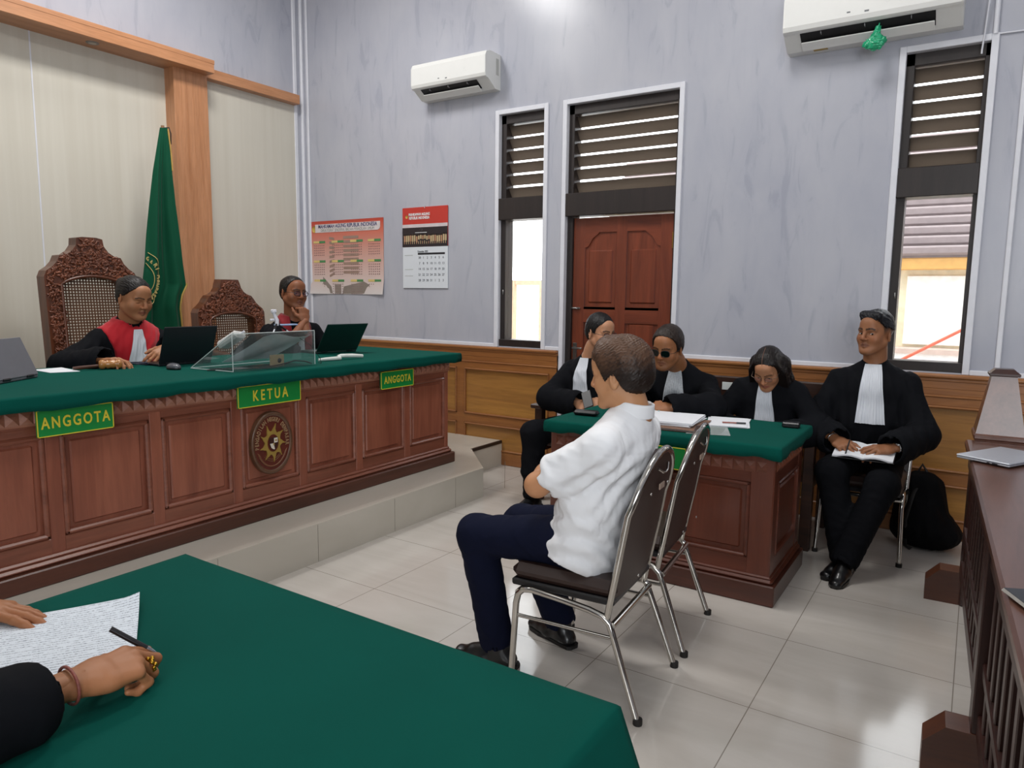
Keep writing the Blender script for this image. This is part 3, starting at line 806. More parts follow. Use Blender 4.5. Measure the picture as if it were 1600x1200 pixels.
for z0_, z1_ in ((.13, .22), (.60, .74)):
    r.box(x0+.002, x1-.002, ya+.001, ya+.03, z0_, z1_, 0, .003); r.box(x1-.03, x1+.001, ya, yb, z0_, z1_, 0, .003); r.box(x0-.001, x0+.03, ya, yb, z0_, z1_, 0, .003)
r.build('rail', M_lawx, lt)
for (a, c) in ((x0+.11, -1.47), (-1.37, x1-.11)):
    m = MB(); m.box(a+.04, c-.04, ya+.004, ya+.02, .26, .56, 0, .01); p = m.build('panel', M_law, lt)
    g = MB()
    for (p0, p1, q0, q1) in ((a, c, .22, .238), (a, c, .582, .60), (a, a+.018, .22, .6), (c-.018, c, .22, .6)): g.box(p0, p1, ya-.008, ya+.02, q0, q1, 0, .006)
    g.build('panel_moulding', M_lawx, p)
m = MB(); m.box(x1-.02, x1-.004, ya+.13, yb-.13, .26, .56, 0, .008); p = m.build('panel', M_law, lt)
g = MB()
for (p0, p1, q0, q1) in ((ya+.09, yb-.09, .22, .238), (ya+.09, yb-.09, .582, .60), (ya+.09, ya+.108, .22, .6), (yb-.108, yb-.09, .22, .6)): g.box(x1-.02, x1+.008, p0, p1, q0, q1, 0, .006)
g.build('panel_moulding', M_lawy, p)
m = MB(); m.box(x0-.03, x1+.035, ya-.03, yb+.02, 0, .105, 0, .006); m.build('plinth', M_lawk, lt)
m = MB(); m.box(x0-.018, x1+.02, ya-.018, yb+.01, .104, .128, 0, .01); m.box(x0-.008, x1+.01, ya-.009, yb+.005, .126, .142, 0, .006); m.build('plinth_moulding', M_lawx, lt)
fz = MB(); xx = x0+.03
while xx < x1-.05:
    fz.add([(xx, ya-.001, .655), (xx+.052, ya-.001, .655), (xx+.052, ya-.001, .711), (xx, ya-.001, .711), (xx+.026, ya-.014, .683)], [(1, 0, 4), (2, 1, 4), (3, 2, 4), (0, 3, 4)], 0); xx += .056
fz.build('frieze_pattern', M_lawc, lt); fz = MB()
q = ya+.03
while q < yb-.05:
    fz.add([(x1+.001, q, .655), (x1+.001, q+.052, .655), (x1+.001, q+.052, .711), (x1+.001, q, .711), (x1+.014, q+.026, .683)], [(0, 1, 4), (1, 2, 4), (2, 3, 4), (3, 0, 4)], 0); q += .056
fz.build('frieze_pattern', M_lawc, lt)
slab_cloth('green_tablecloth', x0-.03, x1+.035, ya-.04, yb+.07, .797, .064, 'green cloth covering the table of the lawyers', None, .006)
sg = thing('name_sign', 'green sign with yellow border half hidden behind the empty chrome chair', 'sign', (-1.37, ya, .6))
m = MB(); m.box(-1.55, -1.19, ya-.045, ya-.033, .62, .735, 0, .002); m.build('board', M_signg, sg)
m = MB()
for (a, c, p, q) in ((-1.55, -1.19, .62, .624), (-1.55, -1.19, .731, .735), (-1.55, -1.546, .62, .735), (-1.194, -1.19, .62, .735)): m.box(a, c, ya-.0462, ya-.044, p, q)
m.build('border', M_yel, sg)
m = MB(); m.box(-1.5, -1.48, ya-.034, ya, .65, .70); m.box(-1.26, -1.24, ya-.034, ya, .65, .70); m.build('bracket', M_black, sg)

# ---- long wooden bench behind the lawyers' table
M_dbench = wood('dark_brown_bench', '#24140e', '#432618', 'x', .4, 1, .3)
lb = thing('wooden_bench', 'long dark wooden bench with flat armrest the lawyers sit on behind their table', 'bench', (-1.7, 4.72, 0))
m = MB(); m.box(-2.60, -.80, 4.42, 4.93, .41, .45, 0, .008); m.build('seat', M_dbench, lb)
m = MB(); m.box(-2.62, -.78, 4.93, 4.965, .80, .955, 0, .008); m.box(-2.62, -.78, 4.93, 4.96, .52, .58, 0, .006)
for q in np.arange(-2.5, -.8, .17): m.box(q, q+.03, 4.935, 4.955, .57, .81)
m.build('backrest', M_dbench, lb)
for xx in (-2.63, -.775):
    m = MB(); m.box(xx-.045, xx+.045, 4.36, 4.96, .685, .715, 0, .006); m.build('armrest', M_dbench, lb)
    m = MB(); m.box(xx-.03, xx+.03, 4.40, 4.46, 0, .69, 0, .004); m.box(xx-.03, xx+.03, 4.92, 4.98, 0, .93, 0, .004); m.box(xx-.012, xx+.012, 4.45, 4.93, .36, .46); m.build('leg', M_dbench, lb)
m = MB(); m.lathe([(.0, .0), (.04, 0), (.045, .02), (.03, .04), (.04, .055), (.015, .075), (0, .08)], 12, c=(-.775, 4.42, .715)); m.build('finial', M_jch, lb)
m = MB(); m.box(-1.46, -1.30, 4.925, 4.931, .862, .915, 0, .001); m.build('inventory_plate', plain('plate_white', '#d5dad8', .5), lb)

# ---- balustrade on the right
M_rail = wood('dark_mahogany_rail_top', '#563529', '#704a3c', 'y', .28, .8, .6)
M_raild = wood('dark_balustrade', '#27120d', '#40211a', 'z', .4, .8, .25)
bar = thing('balustrade', 'dark wooden courtroom railing with tapered post running past the camera', 'railing', (.12, 4.12, 0), .0507)
XB = ROOTM[bar.name]       # local: -Y runs toward the camera
m = MB(XB); m.box(-.135, .135, -3.35, -.06, .795, .83, 0, .008); m.build('top_rail', M_rail, bar)
m = MB(XB); m.box(-.115, .05, -3.3, -.08, .70, .796, 0, .004); m.box(-.11, .045, -3.3, -.08, .16, .23, 0, .004); m.box(-.11, .045, -3.3, -.08, .36, .40, 0, .004); m.build('rail_frame', M_raild, bar)
q = -.32; cnt = 0
while q > -3.2:
    m = MB(XB); m.box(-.105, .02, q-.022, q+.022, .22, .705, 0, .003); m.build('baluster', M_raild, bar); q -= .125
for q in (-1.55, -3.1):
    m = MB(XB); m.box(-.125, .055, q-.05, q+.05, 0, .80, 0, .004); m.build('post', M_raild, bar)
for q in (-.02, -1.55, -3.1):
    m = MB(XB); m.prism([(-.25, 0), (.25, 0), (.25, .10), (.19, .165), (-.19, .165), (-.25, .10)], q-.055, q+.055, plane='xz'); m.build('foot', wood('foot_wood', '#4a2617', '#63361f', 'x', .4, .8, .25), bar)
m = MB(XB); m.box(-.10, .10, -.09, .10, 0, .80, 0, .006); m.build('end_post', M_raild, bar)
def frustum(mb, z0, z1, a0, a1):
    vs = [(-a0, -a0, z0), (a0, -a0, z0), (a0, a0, z0), (-a0, a0, z0), (-a1, -a1, z1), (a1, -a1, z1), (a1, a1, z1), (-a1, a1, z1)]
    mb.add(vs, [(0, 3, 2, 1), (4, 5, 6, 7), (0, 1, 5, 4), (1, 2, 6, 5), (2, 3, 7, 6), (3, 0, 4, 7)])
m = MB(XB); frustum(m, .865, 1.145, .098, .05); pt = m.build('tapered_post', M_rail, bar)
m = MB(XB); m.box(-.105, .105, -.105, .105, .84, .868, 0, .006); frustum(m, .80, .842, .09, .098); m.build('post_collar', M_rail, pt)
m = MB(XB); m.box(-.062, .062, -.062, .062, 1.143, 1.158, 0, .003); frustum(m, 1.158, 1.176, .056, .038); m.build('post_cap', M_raild, pt)

# ---- green foreground table
ft = thing('foreground_table', 'table under a green cloth in the foreground where a person writes', 'table', (-1.1, .66, 0))
fx0, fx1, fy0, fy1 = -1.765, -.475, .22, 1.092
m = MB(); m.box(fx0+.01, fx1-.01, fy0, fy1-.01, .745, .782, 0, .004); m.build('tabletop', M_benchx, ft)
for xx in (fx0+.06, fx1-.2):
    for q in (fy0+.05, fy1-.09):
        m = MB(); m.box(xx, xx+.055, q, q+.055, 0, .746, 0, .004); m.build('leg', M_bench, ft)
def fcloth():
    m = MB(); zt = .79; N = 240; rows = []
    L = [(fx0, fy0), (fx1, fy0), (fx1, fy1), (fx0, fy1)]; P = []
    for i in range(4):
        a, c = L[i], L[(i+1) % 4]; k_ = N//4
        for t in range(k_):
            u = t/k_; P.append((a[0]+(c[0]-a[0])*u, a[1]+(c[1]-a[1])*u))
    def outn(px, py):
        cx = (fx0+fx1)/2; cy = (fy0+fy1)/2
        dx = max(0, 1-(fx1-px)/.16)-max(0, 1-(px-fx0)/.16); dy_ = max(0, 1-(fy1-py)/.16)-max(0, 1-(py-fy0)/.16)
        v = Vector((dx, dy_, 0)); return v.normalized() if v.length > 0 else Vector((0, 0, 0))
    for s_ in range(11):
        row = []
        for (px, py) in P:
            o_ = outn(px, py); near = min(abs(fx1-px)+abs(fy1-py), abs(fx0-px)+abs(fy1-py), abs(fx1-px)+abs(fy0-py), abs(fx0-px)+abs(fy0-py))
            cor = max(0, 1-near/.30)
            drop = .075+.105*cor**1.2+.008*math.sin(px*23+py*31)
            if s_ == 0: q = Vector((px, py, zt))-o_*.03
            elif s_ == 1: q = Vector((px, py, zt-.001))-o_*.007
            elif s_ == 2: q = Vector((px, py, zt-.006))+o_*.001
            else:
                f = (s_-2)/8; flare = (.012+.045*cor)*f+.012*f*math.sin(px*19+py*27)*(1-cor)
                q = Vector((px, py, zt-.006-drop*f))+o_*(flare+.001)
            row.append(q)
        rows.append(row+[row[0]])
    m.sheet(rows, 0, .0)
    m.add([tuple(p) for p in rows[0][:-1]], [list(range(N))], 0)
    return tag(m.build('green_tablecloth', M_green), 'green cloth with hanging corner spread over the foreground table', 'tablecloth')
fcloth()
# ------------------------------------------------------------------ people: smooth distance-field modelling
f32 = np.float32
def nrm(v): v = np.asarray(v, float); return v/np.linalg.norm(v)
class Field:
    def __init__(s, h): s.h = h; s.p = []; s.disp = None; s.clips = []; s.off = 0.0
    def _add(s, fn, lo, hi, k, op): s.p.append((fn, np.asarray(lo, float), np.asarray(hi, float), k, op)); return s
    def cap(s, a, b, ra, rb=None, k=.02, op='u'):
        a = np.asarray(a, float); b = np.asarray(b, float); rb = ra if rb is None else rb; ba = b-a; L = max(1e-9, ba@ba)
        def fn(P):
            t = np.clip(((P-a)@ba)/L, 0, 1); return np.linalg.norm(P-a-t[:, None]*ba, axis=1)-(ra+(rb-ra)*t)
        r = max(ra, rb); return s._add(fn, np.minimum(a, b)-r, np.maximum(a, b)+r, k, op)
    def ecap(s, a, b, sa, sb, side, k=.02, op='u'):
        # tapered tube with elliptical section: sa, sb = (half width along side, half depth)
        a = np.asarray(a, float); b = np.asarray(b, float); ax = b-a; L = np.linalg.norm(ax); ax = ax/L
        u = np.asarray(side, float); u = nrm(u-ax*(u@ax)); v = np.cross(ax, u)
        def fn(P):
            q = P-a; t = q@ax; tc = np.clip(t/L, 0, 1); w = t-tc*L
            ru = sa[0]+(sb[0]-sa[0])*tc; rv = sa[1]+(sb[1]-sa[1])*tc; m = np.minimum(ru, rv)
            return (np.sqrt((q@u/ru)**2+(q@v/rv)**2+(w/m)**2)-1)*m
        r = max(*sa, *sb); return s._add(fn, np.minimum(a, b)-r, np.maximum(a, b)+r, k, op)
    def ell(s, c, r, R=None, k=.02, op='u'):
        c = np.asarray(c, float); r = np.asarray(r, float); R = np.eye(3) if R is None else np.asarray(R, float)
        def fn(P):
            q = (P-c)@R; k0 = np.linalg.norm(q/r, axis=1); k1 = np.linalg.norm(q/(r*r), axis=1)+1e-9
            return k0*(k0-1)/k1
        m = np.abs(R)@r; return s._add(fn, c-m, c+m, k, op)
    @staticmethod
    def comb(d, v, k, op):
        if op == 'u': h = np.maximum(k-np.abs(d-v), 0)/k; return np.minimum(d, v)-h*h*k*.25
        h = np.maximum(k-np.abs(d+v), 0)/k; return np.maximum(d, -v)+h*h*k*.25
    def eval(s, P):
        P = np.asarray(P, float); d = np.full(len(P), 10.0)
        for fn, lo, hi, k, op in s.p: d = s.comb(d, fn(P), k, op)
        d = d-s.off
        if s.disp is not None: d = d+s.disp(P)
        for c in s.clips: d = np.maximum(d, c(P))
        return d
    def mesh(s):
        un = [x for x in s.p if x[4] == 'u']; h = s.h; pad = 4*h+s.off+.012
        lo = np.min([x[1] for x in un], 0)-pad; hi = np.max([x[2] for x in un], 0)+pad
        n = np.ceil((hi-lo)/h).astype(int)+1
        D = np.full(n, 1.0, f32); ax = [lo[i]+h*np.arange(n[i]) for i in range(3)]
        for fn, a, b, k, op in s.p:
            m = k+s.off+3*h+.012
            i0 = np.clip(np.floor((a-m-lo)/h).astype(int), 0, n); i1 = np.clip(np.ceil((b+m-lo)/h).astype(int)+1, 0, n)
            if np.any(i1 <= i0): continue
            sl = tuple(slice(p, q) for p, q in zip(i0, i1))
            G = np.stack(np.meshgrid(*[ax[i][sl[i]] for i in range(3)], indexing='ij'), -1).reshape(-1, 3)
            sub = D[sl]; D[sl] = s.comb(sub, fn(G).reshape(sub.shape).astype(f32), k, op)
        D -= s.off
        if s.disp is not None or s.clips:
            idx = np.argwhere(D < .06); P = lo+idx*h; d = D[tuple(idx.T)].astype(float)
            if s.disp is not None:
                nb = np.abs(d) < .05; d[nb] += s.disp(P[nb])
            for c in s.clips: d = np.maximum(d, c(P))
            D[tuple(idx.T)] = d
        return nets(D, lo, h)
def nets(D, lo, h):
    S = D < 0; nx, ny, nz = D.shape
    cnt = np.zeros((nx-1, ny-1, nz-1), np.int8)
    C = [(i, j, k) for i in (0, 1) for j in (0, 1) for k in (0, 1)]
    sv = lambda A, c: A[c[0]:nx-1+c[0], c[1]:ny-1+c[1], c[2]:nz-1+c[2]]
    for c in C: cnt += sv(S, c)
    act = (cnt > 0) & (cnt < 8); ids = np.full(act.shape, -1, np.int64); cells = np.argwhere(act); ids[act] = np.arange(len(cells))
    acc = np.zeros((len(cells), 3)); num = np.zeros(len(cells))
    val = {c: D[cells[:, 0]+c[0], cells[:, 1]+c[1], cells[:, 2]+c[2]].astype(float) for c in C}
    for c in C:
        for a in range(3):
            if c[a]: continue
            e = list(c); e[a] = 1; e = tuple(e); A, B = val[c], val[e]; m = (A < 0) != (B < 0)
            t = np.where(m, A/np.where(m, A-B, 1), 0); p = np.array(c, float)[None].repeat(len(cells), 0); p[:, a] += t
            acc[m] += p[m]; num += m
    V = lo+(cells+acc/num[:, None])*h
    F = []
    for a in range(3):
        b, c = (a+1) % 3, (a+2) % 3
        sl0 = [slice(None)]*3; sl1 = [slice(None)]*3; sl0[a] = slice(0, -1); sl1[a] = slice(1, None)
        A = S[tuple(sl0)]; B = S[tuple(sl1)]; E = np.argwhere(A != B)
        ok = (E[:, b] > 0) & (E[:, c] > 0) & (E[:, b] < D.shape[b]-1) & (E[:, c] < D.shape[c]-1); E = E[ok]
        q = []
        for db, dc in ((-1, -1), (0, -1), (0, 0), (-1, 0)):
            X = E.copy(); X[:, b] += db; X[:, c] += dc; q.append(ids[X[:, 0], X[:, 1], X[:, 2]])
        q = np.stack(q, 1); fl = ~A[E[:, 0], E[:, 1], E[:, 2]]; q[fl] = q[fl][:, ::-1]; F.append(q)
    F = np.concatenate(F); F = F[(F >= 0).all(1)]
    return V, F
def np_mesh(name, V, F, mats, colr=None, parent=None, mi=None):
    me = bpy.data.meshes.new(name); V = np.asarray(V, f32); F = np.asarray(F, np.int32)
    me.vertices.add(len(V)); me.vertices.foreach_set('co', V.ravel())
    me.loops.add(F.size); me.loops.foreach_set('vertex_index', F.ravel())
    me.polygons.add(len(F)); me.polygons.foreach_set('loop_start', np.arange(0, F.size, 4, dtype=np.int32))
    me.polygons.foreach_set('use_smooth', np.ones(len(F), bool))
    for m in (mats if isinstance(mats, (list, tuple)) else [mats]): me.materials.append(m)
    if mi is not None: me.polygons.foreach_set('material_index', np.asarray(mi, np.int32))
    if colr is not None:
        at = me.color_attributes.new('Col', 'FLOAT_COLOR', 'POINT')
        at.data.foreach_set('color', np.concatenate([colr, np.ones((len(colr), 1))], 1).astype(f32).ravel())
    me.update(calc_edges=True); me.validate()
    return link(name, me, parent)
def wob(seed, scale, st=(1, 1, 1), n=5):
    rg = np.random.RandomState(seed); K = rg.normal(size=(n, 3))*scale*np.asarray(st); ph = rg.uniform(0, 6.28, n); W_ = rg.normal(size=(n, 3))*scale*.5; pw = rg.uniform(0, 6.28, n)
    def fn(P):
        o = np.zeros(len(P))
        for i in range(n): o += np.sin(P@K[i]+ph[i]+1.1*np.sin(P@W_[i]+pw[i]))
        return o/n
    return fn
def ridge(seed, scale, st=(1, 1, 1), n=3, sharp=1.0):
    rg = np.random.RandomState(seed); K = rg.normal(size=(n, 3))*scale*np.asarray(st); ph = rg.uniform(0, 6.28, n); W_ = rg.normal(size=(n, 3))*scale*.35; pw = rg.uniform(0, 6.28, n)
    def fn(P):
        o = np.zeros(len(P))
        for i in range(n): o += (np.abs(np.sin((P@K[i]+ph[i]+1.5*np.sin(P@W_[i]+pw[i]))*.5)))**sharp
        return o/n-.5
    return fn
L3 = lambda h: np.array(lin(h)[:3])
def frame(fwd, up):
    f = nrm(fwd); u = np.asarray(up, float); u = nrm(u-f*(u@f)); return np.stack([np.cross(f, u), f, u], 1)   # columns: right, forward, up
def yawpitch(yaw, pitch, roll=0):
    y, p = math.radians(yaw), math.radians(pitch)
    f = np.array([math.cos(y)*math.cos(p), math.sin(y)*math.cos(p), math.sin(p)])
    R = frame(f, (0, 0, 1)); r = math.radians(roll); c, s_ = math.cos(r), math.sin(r)
    return np.stack([R[:, 0]*c+R[:, 2]*s_, R[:, 1], -R[:, 0]*s_+R[:, 2]*c], 1)
M_skin = vcol('skin', .5, .35, .06, .08, 260)
M_hair = vcol('hair', .46, .30)
M_eye = plain('eye_white', '#c9c2bb', .2, var=.02)
M_iris = plain('dark_iris', '#150d09', .15)

def head_field(w=1.0, jaw=1.0, eyes='open', nose=1.0, full=0.0, h=.0030):
    F = Field(h)
    F.ell((0, -.018, .036), (.0745*w, .094, .084), k=.02)
    F.ell((0, .026, -.005), (.064*w, .066, .088), k=.03)
    F.ell((0, .04, -.062), (.050*w*jaw, .046, .045), k=.03)
    for s_ in (-1, 1):
        F.cap((s_*.054*w*jaw, .008, -.05), (s_*.020*jaw, .072, -.095), .020+full*.4, .017, k=.03)
        F.ell((s_*.040*w, .060, -.028), (.026+full, .024+full*.5, .026+full), k=.025)
        F.cap((s_*.012, .090, .021), (s_*.044*w, .076, .020), .010, .009, k=.014)
    F.ell((0, .082, -.099), (.021, .016, .015), k=.02)
    F.ell((0, .07, .055), (.045*w, .03, .035), k=.03)
    for s_ in (-1, 1): F.ell((s_*.0325*w, .0985, .000), (.017, .013, .011), k=.012, op='s')
    for s_ in (-1, 1):
        F.ell((s_*.0320*w, .0735, .0005), (.0165, .0150, .0125), k=.005)
        if eyes == 'open': F.ell((s_*.0320*w, .0915, -.0005), (.0130, .010, .0036), k=.002, op='s')
        elif eyes == 'half': F.ell((s_*.0320*w, .0915, -.003), (.012, .010, .0024), k=.002, op='s')
        elif eyes == 'closed': F.ell((s_*.0320*w, .0925, -.006), (.014, .008, .0010), k=.002, op='s')
    F.cap((0, .094, .014), (0, .110*1.0, -.020), .0075, .0095*nose, k=.012)
    F.ell((0, .112, -.028), (.0115*nose, .010, .0095), k=.008)
    for s_ in (-1, 1):
        F.ell((s_*.0125*nose, .101, -.031), (.0085, .0095, .0075), k=.007)
        F.ell((s_*.0075, .107, -.0375), (.0035, .0045, .003), k=.002, op='s')
    F.cap((0, .096, -.040), (0, .094, -.052), .005, .006, k=.012)
    for s_ in (-1, 1):
        F.cap((s_*.003, .0950, -.0575), (s_*.0250, .0820, -.0640), .0056, .0030, k=.007)
        F.cap((0, .0930, -.0705), (s_*.0220, .0820, -.0668), .0062, .0034, k=.007)
        F.cap((0, .1015, -.0642), (s_*.024, .0870, -.0655), .0016, .0012, k=.003, op='s')
    for s_ in (-1, 1):
        R = frame((s_*.9, -.42, 0), (0, -.12, 1)).T
        R = np.stack([frame((s_*.92, -.38, 0), (0, -.15, 1))[:, i] for i in range(3)], 1)
        c = np.array([s_*.077*w, -.010, -.006])
        F.ell(c, (.0185, .0075, .0315), R, k=.006)
        F.ell(c+R@np.array([0, .006, .006]), (.0105, .0055, .018), R, k=.004, op='s')
        F.ell(c+R@np.array([s_*.0, .001, -.026]), (.009, .006, .009), R, k=.006)
        F.ell(c+R@np.array([s_*.011, .003, -.004]), (.004, .004, .006), R, k=.003)
    return F
def head_colors(P, tone, w=1.0, lip='#7a453c', brow='#17110e', stubble=0.0, browk=1.0, shave=None, lashz=.003):
    base = L3(tone); n = wob(3, 60)(P)[:, None]; C = base*(1+.05*n)
    x, y, z = P.T; ax = np.abs(x)
    warm = np.exp(-(((ax-.04)/.022)**2+((z+.028)/.02)**2))*(y > .03)+np.exp(-((x/.014)**2+((z+.026)/.014)**2))*(y > .09)
    C = C*(1+warm[:, None]*np.array([.06, -.05, -.06]))
    lz = -.064+.0028*np.exp(-(x/.008)**2)
    lipm = np.clip(1.4-((x/.0260)**2+((z-lz)/.0105)**2), 0, 1)*(y > .075); lipm = np.minimum(lipm*1.6, 1)[:, None]
    C = C*(1-lipm)+(L3(lip)*.6+base*.4)*lipm
    bz = .0235+.0045*np.sin((ax-.012)/.036*2.6)-.002*(ax > .04)
    bm = np.clip(1-((z-bz)/(.0052*browk))**2, 0, 1)*(ax > .009)*(ax < .052*w)*(y > .04)
    bm = np.minimum(bm*1.7, 1)[:, None]*np.clip(.85+.3*wob(5, 500)(P), 0, 1)[:, None]; C = C*(1-bm)+L3(brow)*bm
    lash = (np.clip(1-(((ax-.032*w)/.017)**2+((z-lashz)/.0026)**2), 0, 1)*(y > .07))[:, None]; C = C*(1-.8*lash)+L3(brow)*.8*lash
    if stubble:
        sm = np.clip(1.2-((x/.05)**2+((z+.078)/.038)**2), 0, 1)*(y > .03)*stubble; sm = (sm*(1-lipm[:, 0]))[:, None]; C = C*(1-sm*.45)+np.array([.02, .017, .016])*sm*.45
    if shave is not None:
        m = shave(P)[:, None]; C = C*(1-m)+L3('#1d1715')*m
    return C
def zl(pts):
    ys = [p[0] for p in pts]; zs = [p[1] for p in pts]
    return lambda P: (np.interp(P[:, 1], ys, zs)-P[:, 2])*.75
HL = dict(short=[(-.13, -.075), (-.07, -.060), (-.035, -.035), (-.012, .012), (.012, .0), (.028, -.004), (.034, .03), (.055, .062), (.085, .078), (.13, .082)],
          recede=[(-.13, -.075), (-.07, -.055), (-.035, -.03), (-.012, .012), (.012, -.002), (.026, .0), (.034, .045), (.05, .085), (.07, .105), (.13, .12)],
          woman=[(-.13, -.085), (-.07, -.075), (-.035, -.05), (-.012, .018), (.012, .016), (.03, .03), (.045, .05), (.06, .068), (.085, .082), (.13, .086)])
def hair_field(kind, line, t_top=.018, t_side=.008, seed=1, w=1.0, h=.003, rough=.0025):
    F = Field(h)
    F.ell((0, -.018, .036), (.0745*w+t_side, .094+t_side*1.2, .084+t_top*.7), k=.02)
    F.ell((0, .020, .03), (.066*w+t_side*.7, .062, .068+t_top*.8), k=.03)
    F.ell((0, -.05, -.015), (.058*w+t_side*.8, .056+t_side, .058), k=.03)
    z0 = zl(line); jr = ridge(seed+3, 420, n=3); F.clips.append(lambda P: z0(P)+.010*jr(P)); return F
def finger_chain(F, p, dirs, lens, rad, k=.004):
    for d, L, (ra, rb) in zip(dirs, lens, rad):
        q = p+nrm(d)*L; F.cap(p, q, ra, rb, k=k); p = q
    return p
POSES = dict(flat=[(6, 8, 6)]*4, relaxed=[(22, 28, 16), (26, 32, 18), (30, 34, 18), (32, 34, 18)], fist=[(72, 88, 45), (76, 90, 50), (78, 90, 50), (78, 86, 50)],
             pen=[(20, 68, 30), (28, 78, 40), (46, 92, 55), (52, 92, 55)], grip=[(45, 50, 25), (50, 55, 30), (52, 55, 30), (52, 50, 30)], soft=[(14, 22, 14), (18, 26, 14), (24, 28, 14), (28, 30, 16)])
def hand_field(side, pose='relaxed', h=.0026, thumb=None, fore=.10, S=1.04, spread=1.0, fr=(.030, .026), fat=1.0):
    # local frame: origin wrist, +Y fingers, +Z back of the hand; side 'R' or 'L'
    t = -1 if side == 'R' else 1; F = Field(h); A = lambda *p: np.array(p, float)*S
    F.ecap(A(0, -fore/S, 0), A(0, -.012, 0), (fr[0]*S*1.08, fr[1]*S*1.12), (fr[0]*S*.90, fr[1]*S*.76), (1, 0, 0), k=.006)
    F.ecap(A(0, -.012, 0), A(0, .038, -.001), (.0270*S*fat, .0185*S*fat), (.035*S*fat, .0165*S*fat), (1, 0, 0), k=.008)
    F.ecap(A(0, .036, -.001), A(-t*.002, .080, .001), (.035*S*fat, .0160*S*fat), (.0365*S*fat, .0122*S*fat), (1, 0, 0), k=.006)
    F.ell(A(t*.022, .030, -.008), A(.017, .030, .014), k=.015); F.ell(A(-t*.024, .038, -.007), A(.012, .034, .011), k=.012)
    MC = [(t*.029, .088, .001), (t*.0098, .094, .003), (-t*.0098, .089, .002), (-t*.0285, .079, -.001)]
    LN = [(.043, .025, .020), (.047, .029, .021), (.043, .027, .021), (.034, .020, .018)]; fans = [t*.10, t*.02, -t*.06, -t*.16]
    for i in range(4):
        cs = POSES[pose][i] if isinstance(pose, str) else pose[i]; p = A(*MC[i]); a = 0; dirs = []
        for c in cs: a += math.radians(c); f = fans[i]*spread*math.cos(a*.8); dirs.append((math.sin(f), math.cos(a)*math.cos(f), -math.sin(a)))
        r = (.0094, .0094, .0092, .0080)[i]*S*fat
        F.cap(A(MC[i][0]*.75, .05, -.001), p, r*.9, r*1.08, k=.010)
        finger_chain(F, p, dirs, [x*S for x in LN[i]], [(r*1.02, r*.92), (r*.95, r*.84), (r*.86, r*.66)], k=.0045)
    td = thumb or [(t*.72, .62, -.30), (t*.42, .86, -.28), (t*.22, .95, -.22)]
    td = [(t*abs(d[0]) if thumb is None else t*d[0], d[1], d[2]) for d in td]
    finger_chain(F, A(t*.018, .018, -.006), td, [.043*S, .034*S, .027*S], [(.0150*S*fat, .0118*S*fat), (.0112*S*fat, .0098*S*fat), (.0098*S*fat, .0072*S*fat)], k=.008)
    return F
def hand_color(tone):
    b = L3(tone)
    return lambda P: b*(1+.06*wob(8, 70)(P)[:, None])*(1-.10*np.clip((P[:, 1]-.10)/.08, 0, 1)[:, None]*np.array([0, .3, .3]))
def ik(a, b, hint, l1, l2):
    a, b, hint = [np.asarray(q, float) for q in (a, b, hint)]; d = b-a; L = np.linalg.norm(d); mx = (l1+l2)*.999
    if L > mx: b = a+d/L*mx; d = b-a; L = mx
    u = d/L; x = (l1*l1-l2*l2+L*L)/(2*L); y = math.sqrt(max(0, l1*l1-x*x)); n = np.asarray(hint)-a; n = nrm(n-u*(n@u))
    return a+u*x+n*y, b
